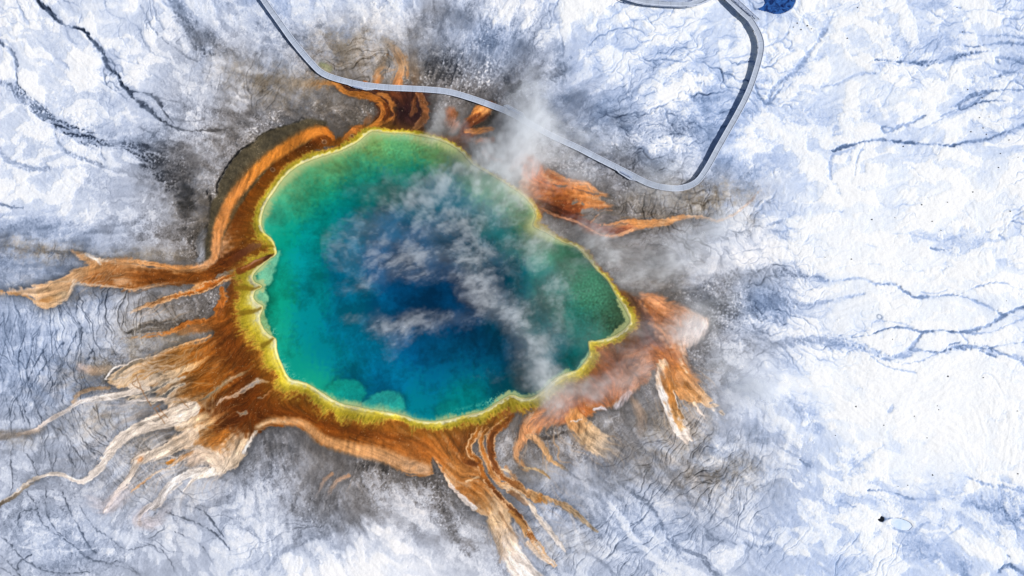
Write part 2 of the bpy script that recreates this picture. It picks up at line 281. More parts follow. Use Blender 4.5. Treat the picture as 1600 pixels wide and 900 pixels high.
F([(384,642,6),(360,660,8),(338,672,6)], [(0,(92,42,12)),(1,(112,56,16))], None, [(0,.8),(1,.5)], soft=4)
F([(352,676,8),(335,688,9),(315,692,7),(300,690,3)], [(0,(166,98,36)),(1,(182,116,52))], None, [(0,.9),(1,.5)], soft=3, cut=.5)
F([(376,584,1.5),(362,592,3),(350,599,3.5),(334,612,3),(322,622,3),(312,625,1.5)], [(0,(116,84,50)),(.3,(108,110,96)),(1,(122,106,84))], ((190,128,74),.7,1.4), None)
F([(400,598,1),(384,604,2),(372,614,2.5),(360,619,2),(346,623,2),(338,632,1.5)], [(0,(150,110,80)),(.5,(190,150,120)),(1,(226,190,160))], None, [(0,.7),(1,1)])
F([(420,597,1.5),(405,594,3.5),(392,600,3.5),(378,610,3),(364,618,2)], [(0,(170,130,100)),(.3,(168,160,156)),(1,(150,120,100))], ((220,180,140),.6,1.2), None)
F([(395,570,1),(382,582,1.6),(364,590,2),(352,598,1)], [(0,(140,90,40)),(.5,(160,140,110)),(1,(190,130,90))], None, [(0,.6),(1,.6)])
F([(425,610,1.2),(414,618,2),(405,620,1)], [(0,(200,130,80)),(1,(150,130,110))], None, None)
F([(385,642,2),(376,645,2.5),(370,642,1)], [(0,(120,116,106)),(1,(110,100,90))], ((210,150,100),.6,1.2), None)
# big cream fingers south-west
F([(300,640,12),(278,652,14),(255,660,12),(228,667,11),(203,677,9),(182,694,8),(166,714,7),(151,734,7),(136,747,6),(121,750,4.5),(105,743,3.2),(90,740,3),(62,744,3),(40,756,3),(25,769,3),(8,782,3),(-30,803,3)], [(0,CR),(.5,(238,226,218)),(1,(214,200,186))], None, None)
F([(62,747,1.5),(40,759,2),(22,775,2.5),(-5,792,4)], [(0,(120,104,84)),(1,(96,84,70))], None, [(0,.5),(1,.9)])
F([(300,680,12),(280,694,11),(258,706,9),(236,714,8),(216,720,7),(208,732,6),(204,745,5),(194,758,5),(180,771,4),(171,784,4),(163,797,3)], [(0,(228,198,168)),(.3,CR),(1,(236,222,216))], None, None)
F([(222,718,3),(216,721,3)], [(0,(226,150,90)),(1,(226,150,90))], None, [(0,.7),(1,.7)], soft=2)
F([(268,722,4),(262,725,3)], [(0,(222,140,60)),(1,(222,150,70))], None, None, soft=2)
F([(300,708,2),(283,718,2.4),(266,731,2),(245,740,1.6),(226,751,1.6),(212,762,2),(204,768,1)], [(0,LO),(.5,CR),(.85,(206,160,120)),(1,TAN)], None, None)
F([(366,728,4),(345,736,7),(322,740,8),(302,742,8),(286,747,7),(270,759,7),(256,773,6),(246,788,6),(232,794,5),(222,803,3.5),(218,816,3)], [(0,CR),(.5,WH),(1,(232,222,220))], None, None)
F([(318,745,2),(304,752,2.5),(296,760,2),(288,768,1)], [(0,CR),(1,WH)], None, None)
F([(385,690,8),(376,708,9),(362,722,10),(345,732,7)], [(0,(228,196,160)),(1,CR)], None, None, soft=2)
F([(300,722,10),(316,712,12),(340,718,10)], [(0,(226,196,170)),(1,(232,208,184))], None, [(0,.8),(1,.8)], soft=5, cut=.4)
F([(402,672,2.5),(392,690,3),(384,706,3)], [(0,CR),(1,WH)], None, None)
F([(230,610,4),(200,614,5),(172,620,5),(142,625,3.5),(122,629,3),(106,639,3),(86,650,3),(66,664,3),(50,673,3),(30,677,3)], [(0,CR),(.4,WH),(1,(220,204,196))], None, None)
F([(290,626,2),(268,628,3),(245,628,3),(214,626,2),(198,628,2)], [(0,(220,190,160)),(1,WH)], None, [(0,.5),(.5,1),(1,.6)])
F([(170,606,2),(145,607,3),(125,614,4),(114,626,3)], [(0,(190,150,110)),(1,(196,158,120))], None, [(0,.8),(1,.7)], soft=2)
F([(168,574,6),(145,578,7),(125,572,6)], [(0,(150,132,112)),(.6,(196,164,136)),(1,(216,196,190))], None, [(0,.7),(1,.7)], soft=4)
F([(70,668,3),(48,674,6),(22,677,7),(-10,678,6)], [(0,(120,106,92)),(1,(132,118,104))], None, [(0,.4),(1,.7)], soft=4)
F([(205,760,6),(190,772,12),(165,790,12),(140,778,8)], [(0,(222,208,206)),(1,(206,196,200))], None, [(0,.3),(.5,.7),(1,.3)], soft=6, cut=.3)
F([(224,800,8),(215,812,10),(240,815,9),(262,795,7)], [(0,(224,210,212)),(1,(196,186,190))], None, [(0,.5),(.5,.7),(1,.3)], soft=6, cut=.3)
# southern band
F([(470,650,3),(500,665,5),(540,678,6),(580,688,7),(625,700,8),(665,712,8),(695,722,7)], [(0,(170,90,26)),(1,(172,98,38))], None, [(0,.6),(1,.6)], soft=6)
F([(430,640,4),(480,652,6),(540,668,7),(600,680,6),(640,685,5)], [(0,(96,44,8)),(1,(104,50,12))], None, [(0,.5),(.6,.8),(1,.4)], soft=6)
F([(405,664,3),(425,655,4),(455,656,5),(475,660,6),(490,671,7),(504,684,8),(528,693,9),(560,702,10),(600,712,11),(635,726,11),(665,734,8)], [(0,(232,200,160)),(.2,(226,164,108)),(.5,(218,156,98)),(.8,(220,162,110)),(1,(210,164,124))], None, None, soft=5, cut=.1, st=.03)
F([(677,717,1.5),(679,726,3),(684,736,4)], [(0,(96,84,76)),(1,(90,88,88))], None, None, soft=1.5)
F([(682,722,1.2),(692,738,1.6),(702,756,2.2),(714,771,3),(728,783,4),(742,793,4)], [(0,LO),(.5,(236,214,200)),(1,WH)], None, None)
# k, l: twin channels south
F([(752,668,3),(742,684,5),(732,700,4),(734,712,4.5),(745,720,5),(751,733,4.5),(757,746,4.5),(768,760,4.5),(782,777,4.5),(796,792,4.5),(812,808,5),(826,830,5),(840,852,5),(852,870,4),(866,884,3)], [(0,(150,86,30)),(.25,(164,96,36)),(.4,(112,60,22)),(.6,(108,60,26)),(.75,(170,112,60)),(.85,CR),(1,WH)], E1, None)
F([(700,700,2),(705,718,2),(718,740,1.5)], [(0,(196,130,66)),(1,(206,146,86))], None, [(0,.4),(1,.4)])
F([(714,715,2),(722,723,4),(734,727,5),(745,728,3)], [(0,(140,78,26)),(1,(86,44,20))], None, [(0,.5),(.5,1),(1,.8)], soft=3)
F([(716,716,1),(722,725,1.2),(732,731,1)], [(0,LO),(1,LO)], None, [(0,.7),(1,.4)])
F([(718,736,8),(738,746,8)], [(0,(186,122,62)),(1,(196,132,74))], None, [(0,.6),(1,.6)], soft=6, cut=.3)
F([(728,754,1),(738,751,1.8),(748,747,1)], [(0,(236,200,160)),(1,(226,180,130))], None, None)
F([(740,764,7),(758,786,8),(772,806,8)], [(0,(166,100,40)),(1,(190,134,76))], None, [(0,.7),(1,.5)], soft=5, cut=.4)
F([(762,672,3),(753,684,4),(750,696,4.5),(756,712,5),(764,726,5),(770,742,5),(780,753,5),(798,766,5)], [(0,(166,96,34)),(.4,(190,116,50)),(.8,(206,146,92)),(1,CR)], E1, None)
F([(792,655,4),(778,668,7),(768,682,7),(765,698,7),(768,716,7),(775,733,6.5),(787,746,6),(802,755,6),(820,767,6),(838,777,7)], [(0,(130,72,30)),(.2,(118,64,26)),(.6,(124,72,34)),(.8,(170,112,60)),(1,TAN)], E1, None)
F([(800,648,3),(788,662,5),(776,672,4)], [(0,(112,58,20)),(1,(130,72,28))], None, None, soft=3)
F([(758,684,1),(757,698,1.6),(760,710,.8)], [(0,(104,96,96)),(1,(104,96,96))], None, None)
F([(790,730,2),(800,740,2.5),(808,748,1.5)], [(0,(190,130,80)),(1,(206,150,100))], None, [(0,.7),(1,.6)])
F([(783,735,1.2),(792,735,2),(797,738,1)], [(0,(240,214,180)),(1,(240,214,180))], None, None)
F([(780,755,2),(798,764,2.5),(815,774,2.5),(832,790,4),(838,805,4),(848,818,4.5),(862,834,4.5),(873,848,4),(884,862,2.5)], [(0,(226,180,130)),(.4,CR),(1,WH)], None, None)
F([(800,770,3),(812,778,4),(826,788,3)], [(0,(150,100,60)),(1,(190,140,96))], None, [(0,.8),(1,.5)])
F([(838,776,8),(852,782,7),(856,786,4)], [(0,(206,160,110)),(.5,(176,116,56)),(1,(206,160,110))], None, None, soft=2)
F([(852,778,3),(870,785,4),(890,796,4),(908,810,4),(922,824,3),(934,832,1.5)], [(0,TAN),(.6,(206,176,140)),(1,(200,184,164))], None, None, cut=.3)
F([(778,812,16),(788,838,18),(796,862,18),(812,888,20),(840,925,22)], [(0,(216,180,140)),(.4,(224,206,192)),(1,(238,232,230))], None, None, soft=3)
F([(800,800,3),(818,822,4),(822,840,2)], [(0,(190,130,66)),(1,(206,160,110))], None, None, soft=2)
F([(782,800,2),(800,830,1.5),(830,860,1.5)], [(0,(160,116,80)),(1,(180,150,124))], None, [(0,.7),(1,.4)])
F([(826,850,4),(840,866,5),(856,876,5)], [(0,(220,190,160)),(1,(226,204,184))], None, [(0,.9),(1,.6)], soft=2)
F([(762,795,1),(778,830,1.5),(782,860,1.5),(778,880,1)], [(0,(214,180,146)),(1,(214,180,146))], None, [(0,.6),(1,.4)])
# m, n : south-east of pool
F([(880,625,18),(860,640,16),(843,652,12),(830,664,10),(820,676,9),(814,690,7),(808,702,5),(809,714,4),(816,726,4),(823,734,3)], [(0,(160,100,66)),(.3,(196,128,80)),(.7,(206,150,106)),(1,(200,152,106))], None, None, soft=3)
F([(826,680,4),(838,684,5),(848,694,5),(856,706,4),(862,718,4),(874,726,3),(890,735,2)], [(0,(210,160,116)),(.7,(206,160,110)),(1,(160,140,110))], None, [(0,1),(.8,.9),(1,.2)])
F([(822,733,2),(838,733,2),(850,739,2),(860,748,1)], [(0,(220,190,150)),(1,(190,150,100))], None, None)
F([(898,648,12),(908,662,15),(922,678,17),(938,692,18),(956,704,14)], [(0,(206,140,80)),(.4,(224,184,140)),(1,(226,206,184))], None, [(0,1),(.7,1),(1,.2)], soft=3, cut=.9)
F([(895,655,1.2),(904,655,1.2),(912,652,1)], [(0,WH),(1,WH)], None, None)
F([(932,637,2),(942,634,2.5),(950,638,1.5)], [(0,(220,212,216)),(1,(214,204,210))], None, None)
F([(985,612,4),(975,622,6),(966,632,4)], [(0,(214,204,208)),(1,(206,198,204))], None, [(0,.9),(1,.9)], soft=2)
F([(990,622,4),(1000,640,7),(1003,662,7),(1000,680,5)], [(0,(186,150,120)),(1,(190,160,136))], None, [(0,.5),(.5,.5),(1,.1)], soft=5, cut=.2)
# east
F([(1002,458,3),(1016,464,6),(1032,474,8),(1050,482,6)], [(0,(196,134,90)),(1,(206,142,98))], None, None, soft=3)
F([(1016,480,5),(1030,492,8),(1048,498,6)], [(0,(150,84,40)),(1,(180,110,60))], None, [(0,.8),(1,.6)], soft=5)
F([(990,468,5),(998,486,9),(1008,505,12),(1014,525,13),(1024,545,12)], [(0,(92,60,50)),(.5,(66,44,46)),(1,(100,66,54))], None, [(0,.7),(.5,.9),(1,.6)], soft=6)
F([(1016,504,2),(1030,512,4),(1042,522,4),(1050,535,4),(1058,550,4),(1062,565,4)], [(0,(220,160,120)),(.5,(206,140,90)),(1,(210,150,110))], None, [(0,.8),(1,.7)], soft=3)
F([(1030,540,5),(1040,556,7),(1050,572,8),(1056,588,8)], [(0,(130,86,70)),(1,(160,108,70))], None, [(0,.7),(1,.6)], soft=5, cut=.3)
F([(1085,515,17),(1078,528,12)], [(0,(228,214,210)),(1,(226,206,196))], None, None, soft=8)
F([(1062,560,2),(1072,578,2.5),(1084,596,2),(1092,602,1)], [(0,(222,178,140)),(1,(232,206,186))], None, None)
F([(1018,548,10),(1036,568,16),(1054,588,22),(1072,606,20),(1086,622,12)], [(0,(150,88,44)),(.4,(188,118,60)),(1,(214,160,106))], None, [(0,.7),(.5,1),(1,.9)], soft=3, cut=.8)
F([(1034,570,8),(1038,596,13),(1046,625,13),(1054,650,12),(1064,672,11),(1074,686,6)], [(0,(224,184,146)),(.3,WH),(1,(232,216,204))], None, None, cut=.6)
F([(1040,580,7),(1046,606,8),(1051,630,7),(1058,650,6),(1064,668,4)], [(0,(196,130,72)),(.5,(196,130,64)),(1,(224,180,130))], None, None, soft=3, cut=.9)
F([(1062,585,9),(1078,602,11),(1090,616,10),(1102,627,7),(1116,636,3),(1130,648,1.2)], [(0,(200,136,84)),(.5,(222,176,130)),(1,(236,222,210))], None, None, cut=.8)
F([(1070,600,4),(1082,612,5),(1094,622,4)], [(0,(196,128,62)),(1,(206,144,84))], None, [(0,.8),(1,.6)], soft=3, cut=.8)
F([(1085,630,3),(1095,645,3),(1106,660,1)], [(0,(226,200,176)),(1,(230,214,206))], None, [(0,.8),(1,.5)])
F([(1005,575,9),(1012,560,7),(996,552,7),(980,555,6)], [(0,(214,156,124)),(1,(206,140,100))], None, [(0,.7),(1,.7)], soft=6)
F([(985,600,10),(975,612,10)], [(0,(200,160,150)),(1,(196,150,136))], None, [(0,.5),(1,.5)], soft=8)
# north-east
F([(840,318,4),(858,326,6),(876,334,7),(896,342,6.5),(916,350,6),(936,357,6),(958,362,5.5),(974,358,4.5),(990,352,4),(1004,350,2)], [(0,(90,52,34)),(.3,(88,40,20)),(.7,(136,70,46)),(1,(200,134,90))], None, None, soft=2.5)
F([(846,327,1.2),(862,336,1.6),(880,342,1.6),(900,347,1.8),(916,356,2),(935,365,2),(955,369,2),(974,365,2),(988,358,2)], [(0,(190,130,100)),(.4,(226,156,110)),(1,(226,166,120))], None, None)
F([(940,352,1.5),(956,351,1.5),(970,346,2),(986,346,4),(1002,349,6),(1022,347,6),(1042,343,5),(1058,338,3.5),(1080,335,2.6),(1100,338,2.4),(1122,343,2.4),(1140,338,2.2),(1158,327,2),(1172,316,1.6),(1184,300,1.2)], [(0,(206,150,110)),(.2,(206,136,76)),(.5,(216,168,124)),(.75,(226,200,180)),(1,(190,180,180))], None, None)
F([(862,268,2),(878,277,2.5),(900,285,4),(918,287,3),(930,297,2)], [(0,(226,150,90)),(1,(216,150,96))], None, [(0,.8),(1,.8)], soft=2)
F([(868,290,1),(880,292,1.5),(888,291,.8)], [(0,(96,78,60)),(1,(96,78,60))], None, None)
F([(897,295,.8),(912,298,1.2),(925,302,1.4),(934,302,1)], [(0,(120,70,40)),(1,(130,110,96))], None, None)
F([(896,320,1.5),(904,316,3.5),(912,320,2)], [(0,(96,92,86)),(1,(104,98,90))], None, None)
F([(912,332,4),(925,330,5),(936,334,3)], [(0,(124,116,110)),(1,(130,126,126))], None, None, soft=1.5)
F([(930,346,3),(945,338,5),(958,342,4),(966,340,3)], [(0,(120,112,110)),(1,(128,122,122))], None, None, soft=2)
F([(925,348,1.5),(934,336,1.2),(944,329,1),(956,328,.8)], [(0,(206,150,110)),(1,(196,150,120))], None, None)
F([(738,216,8),(730,205,10),(745,190,9),(760,180,6)], [(0,(96,52,34)),(1,(110,60,34))], None, [(0,.8),(1,.5)], soft=5)
F([(800,262,5),(815,250,9),(830,252,10),(842,266,10)], [(0,(176,110,76)),(.5,(196,126,80)),(1,(190,112,60))], None, [(0,.6),(1,.9)], soft=5)
F([(842,262,6),(835,275,7),(850,285,8)], [(0,(196,130,92)),(1,(190,110,66))], None, [(0,.7),(1,.7)], soft=6)
# north
F([(522,126,3),(536,138,4),(552,146,4),(568,148,5),(584,152,5.5),(596,161,5.5),(600,172,5),(596,184,5),(588,194,5),(576,201,5),(562,205,4.5),(552,202,3)], [(0,(176,118,62)),(.25,(196,118,44)),(.6,(192,112,46)),(1,(196,118,52))], ((214,140,70),.5,1.5), None)
F([(566,199,5),(554,204,7),(546,210,5),(538,218,4)], [(0,(190,108,46)),(.6,(196,116,54)),(1,(150,90,40))], None, [(0,.9),(1,.8)])
F([(571,190,4),(578,182,5),(574,176,2)], [(0,(170,104,60)),(1,(130,90,64))], None, [(0,.7),(1,.2)], soft=3)
F([(590,146,3),(602,150,4),(610,160,4),(616,170,5),(619,180,4),(610,187,3.5),(600,191,2)], [(0,(170,104,48)),(.6,(166,100,44)),(1,(140,84,40))], ((206,140,76),.6,1.4), None)
F([(602,164,3),(606,176,4),(600,186,3)], [(0,(112,56,20)),(1,(104,52,20))], None, None, soft=2)
F([(620,172,4),(628,170,3)], [(0,(110,84,52)),(1,(90,66,44))], None, None, soft=2)
F([(618,164,.8),(628,167,.8),(634,172,.6)], [(0,(206,140,90)),(1,(180,120,80))], None, None)
F([(640,146,14),(635,170,16),(632,190,14),(650,185,10)], [(0,(64,34,24)),(.5,(42,22,24)),(1,(46,26,28))], None, [(0,.8),(.5,.95),(1,.9)], soft=7)
F([(654,145,5),(660,158,5),(665,172,5),(665,184,5),(657,194,5),(648,200,3)], [(0,(120,72,40)),(.5,(150,94,56)),(1,(120,80,60))], ((180,124,84),.5,1.4), None, soft=2)
F([(650,150,2),(647,162,4),(648,172,4),(644,180,2)], [(0,(130,74,38)),(1,(160,100,60))], None, [(0,.8),(1,.7)], soft=2)
F([(612,146,4),(625,154,5),(628,162,3)], [(0,(120,64,30)),(1,(80,44,28))], None, [(0,.8),(1,.6)], soft=4)
F([(600,60,4),(612,72,6),(622,86,7),(628,100,8),(626,114,10),(622,128,9)], [(0,(160,136,104)),(.4,(186,140,96)),(.7,(206,160,116)),(1,(190,124,72))], None, [(0,.2),(.5,.8),(1,.9)], soft=4, cut=.5)
F([(600,95,3),(592,108,5),(590,118,7),(588,130,6)], [(0,(170,140,106)),(.5,(186,130,80)),(1,(180,110,54))], None, [(0,.3),(1,.9)], soft=3, cut=.4)
F([(570,127,2),(575,130,2)], [(0,(200,120,50)),(1,(200,120,50))], None, None)
F([(645,85,6),(646,105,8),(648,128,8)], [(0,(130,110,88)),(1,(110,84,60))], None, [(0,.3),(1,.7)], soft=6)
F([(400,122,5),(440,128,8),(480,130,8),(515,128,5)], [(0,(150,138,120)),(.7,(150,126,96)),(1,(180,122,64))], None, [(0,.2),(.7,.6),(1,.9)], soft=7, cut=.3)
F([(505,100,4),(515,105,5)], [(0,(130,140,80)),(1,(140,146,90))], None, [(0,.5),(1,.5)], soft=4, cut=.5)
F([(704,176,7),(706,184,10),(706,192,9)], [(0,(172,104,64)),(.5,(146,80,40)),(1,(180,130,110))], None, [(0,.9),(1,.7)], soft=4)
F([(714,198,5),(708,208,5)], [(0,(196,144,122)),(1,(170,140,130))], None, [(0,.9),(1,.5)], soft=4)
F([(764,170,8),(750,176,9),(740,186,7),(731,199,6),(724,212,5)], [(0,(214,148,92)),(.4,(206,132,66)),(1,(150,84,46))], None, None, soft=2.5)
F([(748,182,4),(736,192,5),(728,204,6),(722,218,6)], [(0,(110,56,28)),(1,(70,38,30))], None, [(0,.9),(1,.9)], soft=3)
F([(768,202,3),(752,206,5),(740,209,5),(730,210,4)], [(0,(196,132,76)),(1,(206,132,70))], None, None, soft=2)
F([(771,178,6),(765,190,5),(752,196,4),(742,201,2)], [(0,(82,78,74)),(1,(72,62,52))], None, None, soft=2.5)
F([(768,218,5),(752,222,5),(744,226,3)], [(0,(180,112,70)),(1,(190,130,96))], None, None, soft=2.5)
F([(776,208,3),(762,214,3),(752,215,2)], [(0,(84,80,78)),(1,(76,68,62))], None, None, soft=2)
F([(756,240,4),(766,248,5),(782,252,3)], [(0,(190,130,104)),(1,(180,130,116))], None, [(0,.9),(1,.7)], soft=3)
F([(746,248,3),(756,258,6),(764,264,5)], [(0,(116,96,96)),(1,(110,98,98))], None, [(0,.9),(1,.7)], soft=4)
# orange arc band
F([(332,408,4),(338,384,8),(345,354,9),(358,322,9),(372,301,9),(388,283,9),(404,265,9),(420,250,9),(436,238,9),(454,227,9),(470,216,8),(486,208,9),(500,203,8),(510,203,5)], [(0,(216,150,96)),(.3,(216,138,72)),(.7,(214,130,48)),(1,(206,124,48))], None, None, soft=3.6, cut=.05, st=.03)
F([(508,200,5),(518,208,5),(522,214,3)], [(0,(204,120,44)),(1,(190,104,34))], None, None, soft=2)
F([(503,214,1),(508,220,1)], [(0,(206,130,60)),(1,(206,130,60))], None, None)
F([(318,362,4),(312,380,6),(312,398,6),(308,405,3)], [(0,(150,152,158)),(.6,(140,142,148)),(1,(170,174,184))], None, [(0,.6),(1,.9)], soft=4, cut=.2)
# seeps far south
F([(520,738,2.5),(508,748,3),(500,762,2),(492,775,1)], [(0,(206,160,126)),(1,(200,190,190))], None, [(0,.9),(1,.3)])
F([(545,742,3),(530,748,4),(520,760,3),(510,778,1.5)], [(0,(206,156,120)),(.6,(214,180,156)),(1,(206,200,206))], None, [(0,.9),(1,.4)])

# ---- dark drainage veins: points x,y,halfwidth ; tone (target brightness), alpha, speckle
def V(pts, b=2.0, a=.85, sp=0.0): VEINS.append((pts, b, a, sp))
V([(55,-20,2.2),(60,0,2.2),(75,14,2.2),(90,30,2),(110,42,1.8),(130,47,1.8),(140,58,2.2),(150,70,2.2),(160,82,2.8),(163,95,2),(171,107,1.2),(183,117,1.8),(188,130,2.5),(200,142,2.8),(210,155,2.2),(222,165,2.2),(235,175,1.8),(250,190,1.2),(268,202,.8)], 1.2, .95)
V([(145,66,.8),(158,78,2),(165,92,1.5)], 2.5, .8, .4)
V([(163,95,1),(178,100,.6),(176,110,.5),(170,116,.5)], 3, .8)
V([(200,142,1.6),(225,148,1),(240,155,1),(250,170,1.2),(260,185,1),(272,198,.8)], 2.4, .85)
V([(160,105,.8),(165,130,.8),(185,145,.8),(200,158,.8)], 4, .7)
V([(225,150,.6),(260,160,.6),(285,165,.5)], 4.5, .7)
V([(260,200,1.4),(290,206,1.8),(320,203,1.6),(350,200,1),(375,198,.6)], 2.6, .75)
V([(270,190,1),(300,192,1.2),(316,186,1.8)], 4, .6)
V([(215,200,1.5),(250,215,1.5),(280,228,1.5),(330,232,1)], 4.4, .6)
V([(-20,122,1.5),(0,127,1.5),(20,133,3),(40,152,5),(60,170,7),(85,190,6),(110,204,7),(130,212,3),(150,219,4),(175,223,7),(200,230,8),(222,240,11),(240,255,14),(262,280,14),(285,300,10)], 1.8, .95, .75)
V([(-20,50,2),(0,63,1.8),(20,80,2),(27,95,2),(28,120,1.6),(26,136,2)], 2.8, .8, .2)
V([(35,150,1),(70,163,.8),(85,190,.7)], 4, .6)
V([(85,205,1.5),(95,225,2.5),(110,240,2.5),(140,252,3),(170,262,2.5),(200,270,3),(230,280,3)], 4.5, .75, .5)
V([(160,222,.7),(158,240,1),(165,250,1)], 4.5, .6, .4)
V([(28,0,1),(35,20,1.5),(45,38,3)], 6, .6); V([(100,0,.6),(122,10,.8),(127,22,.8),(124,36,.6)], 4.8, .7)
V([(165,0,.5),(170,22,.6),(195,34,.8),(213,45,.8),(222,65,.8),(230,80,.8),(240,88,.6),(270,98,.6)], 5, .7)
V([(215,10,.7),(225,30,.7),(240,55,.7),(270,80,.8),(290,92,.7),(305,98,.6)], 4.6, .7)
V([(262,-10,5),(268,10,6),(278,24,6),(290,40,7),(298,62,6),(310,80,5),(325,86,4)], 3.2, .9, .8)
V([(310,55,3),(325,62,4),(332,74,2)], 4, .7, .7)
V([(350,115,1),(380,117,1),(400,122,1)], 4, .6); V([(390,125,.8),(395,145,.8),(400,158,.8)], 4.5, .6); V([(355,130,2),(370,145,2.2),(383,160,.8)], 4.8, .6)
V([(105,45,2),(110,60,2.5),(118,68,1.5)], 5.2, .6); V([(60,60,.8),(75,78,.8),(105,105,.8)], 5.6, .5); V([(80,100,.7),(90,90,.7),(108,110,.7)], 4.8, .5)
V([(0,225,3),(10,245,3),(30,256,4),(55,262,4),(75,262,2)], 4.6, .7, .2)
V([(0,318,1.2),(15,323,1.2),(35,325,1)], 4, .8); V([(160,330,.8),(175,345,1.2),(175,360,1),(170,375,.8)], 5, .6)
V([(-20,385,2),(20,387,2.2),(60,390,2.5),(100,392,2),(130,390,1.5)], 3.8, .8)
V([(0,408,1),(30,413,1),(70,408,1),(100,405,1)], 4.5, .5)
# right
V([(1640,185,3),(1600,198,3),(1570,207,2.5),(1540,217,2),(1515,220,1.6),(1485,227,1.6),(1460,223,1),(1430,222,.8),(1400,218,1.2),(1375,217,1.8),(1350,220,1.8),(1320,228,2),(1302,235,1.5)], 3.3, .9)
V([(1640,142,2),(1600,140,2.5),(1570,140,2),(1545,142,2),(1520,147,2),(1505,157,1.8),(1495,163,1),(1485,166,.6)], 3.6, .8, .3)
V([(1545,143,1.2),(1525,157,1),(1500,168,1),(1470,180,1)], 5, .7); V([(1498,162,.7),(1500,170,.6),(1530,160,.6),(1570,157,.6)], 3.8, .9)
V([(1640,118,2),(1600,114,2),(1570,114,2.2),(1545,120,1.5)], 3.8, .75, .4); V([(1640,108,1.6),(1600,100,1.6),(1580,92,1.2),(1555,90,1),(1560,98,1)], 3.7, .9, .3)
V([(1550,80,.6),(1520,82,1.5),(1490,90,3),(1460,96,2.8),(1430,97,2.2),(1400,94,1.2),(1370,92,.6)], 3.3, .9, .4)
V([(1640,73,1),(1600,70,1.2),(1565,67,1.4),(1540,70,.9),(1525,73,.7),(1505,70,.6)], 3.8, .75); V([(1600,62,.7),(1570,56,.7),(1545,56,.7),(1500,50,.7)], 5, .7)
V([(1510,18,.6),(1540,16,.8),(1562,22,.8),(1590,32,.6)], 5, .6); V([(1440,28,1),(1450,33,1),(1460,35,.7)], 5.2, .6)
V([(1300,20,1),(1288,44,2),(1278,62,2.2),(1262,86,2.2),(1250,103,2.5),(1232,120,2.8),(1215,132,2.6),(1204,146,2),(1198,165,1.6)], 4.8, .8, .4)
V([(1235,25,.7),(1230,45,.7),(1222,62,.7),(1208,72,.6)], 4.6, .7); V([(1222,62,.6),(1234,70,.6),(1230,80,.5)], 4.8, .6)
V([(1208,20,1),(1216,28,1.2)], 4.5, .6)
V([(1398,200,.8),(1381,196,1.5),(1386,205,1.2),(1410,195,1.6),(1425,190,1.4),(1445,178,1.2)], 4.1, .9); V([(1440,200,.7),(1480,181,.8),(1500,170,.8)], 5, .6)
V([(1275,137,.6),(1300,133,1),(1320,124,1.8),(1345,114,1.4),(1370,113,.8)], 4.8, .7); V([(1355,220,1),(1340,250,.8),(1337,275,1)], 6, .6); V([(1345,225,.8),(1310,240,1),(1300,245,1.4),(1298,280,2)], 6, .6)
V([(1225,130,.8),(1215,145,1.6),(1200,165,1)], 4.6, .7, .3)
V([(1640,470,2.5),(1600,480,2),(1575,490,2),(1550,505,1.8),(1525,515,1.8),(1500,520,2),(1470,515,1.2),(1446,518,1.4),(1436,530,1.8),(1425,545,2.2)], 3.5, .9)
V([(1425,545,3),(1410,556,4.5),(1392,558,5.5),(1370,550,5),(1350,540,4),(1325,537,6),(1290,534,7),(1250,536,8),(1222,541,7),(1195,546,5)], 5.0, .8, .5)
V([(1300,440,.6),(1345,437,1.2),(1370,445,1.8),(1395,445,1.8),(1415,457,1.8),(1432,465,2),(1465,461,1.4),(1495,460,1),(1520,470,.8),(1545,480,.8),(1565,492,1)], 4.0, .8)
V([(1495,460,.8),(1515,452,.8),(1535,445,.8),(1565,442,1),(1590,452,1),(1640,458,1)], 5, .7); V([(1480,450,.8),(1460,457,.8),(1440,456,.8)], 5.6, .6)
V([(1330,527,1),(1360,520,1),(1390,511,1),(1412,511,1),(1440,518,1),(1470,516,1)], 3.7, .9)
V([(1374,500,.8),(1363,503,.8),(1358,513,.8),(1340,518,.8),(1328,526,.8)], 5, .7); V([(1378,500,.8),(1400,503,.9),(1430,512,.8)], 5.4, .6)
V([(1425,546,1.8),(1450,548,1.8),(1475,549,1.6),(1482,540,1),(1500,535,.8)], 3.9, .9, .2); V([(1476,549,1.6),(1500,543,3.5),(1520,541,4),(1540,545,4.5),(1555,551,4),(1570,553,2),(1590,560,4),(1610,573,5),(1640,585,4)], 3.9, .9, .2)
V([(1545,545,1),(1560,540,.9),(1600,535,1),(1640,532,1)], 3.9, .9); V([(1500,520,1),(1512,535,1),(1508,542,1)], 5.4, .6)
V([(1410,568,.6),(1440,562,.8),(1460,553,.8),(1475,549,.8)], 5, .6); V([(1345,540,.8),(1375,565,1),(1400,575,.8),(1430,580,.8)], 5.6, .6); V([(1520,522,.8),(1560,515,.8),(1600,500,1),(1640,497,1)], 5, .7)
V([(1170,430,6),(1195,428,7),(1220,426,5),(1240,430,3),(1265,432,3),(1290,440,2)], 4.2, .8, .6); V([(1195,470,6),(1220,472,5),(1250,477,2.5),(1300,470,1),(1350,460,.8)], 4.8, .7, .6); V([(1285,430,.8),(1310,420,.8),(1340,415,.7),(1375,415,.7)], 6.4, .6)
V([(1355,383,.8),(1380,390,.8)], 5.8, .5)
V([(1198,352,1.5),(1220,345,1.5),(1238,338,1.6),(1255,336,1)], 4.2, .8, .2); V([(1240,332,.8),(1255,335,.7)],4.8,.7); V([(1195,316,1),(1206,312,1),(1213,300,.8)], 4, .8); V([(1198,358,1),(1225,362,.8),(1240,355,.6)], 5.4, .7)
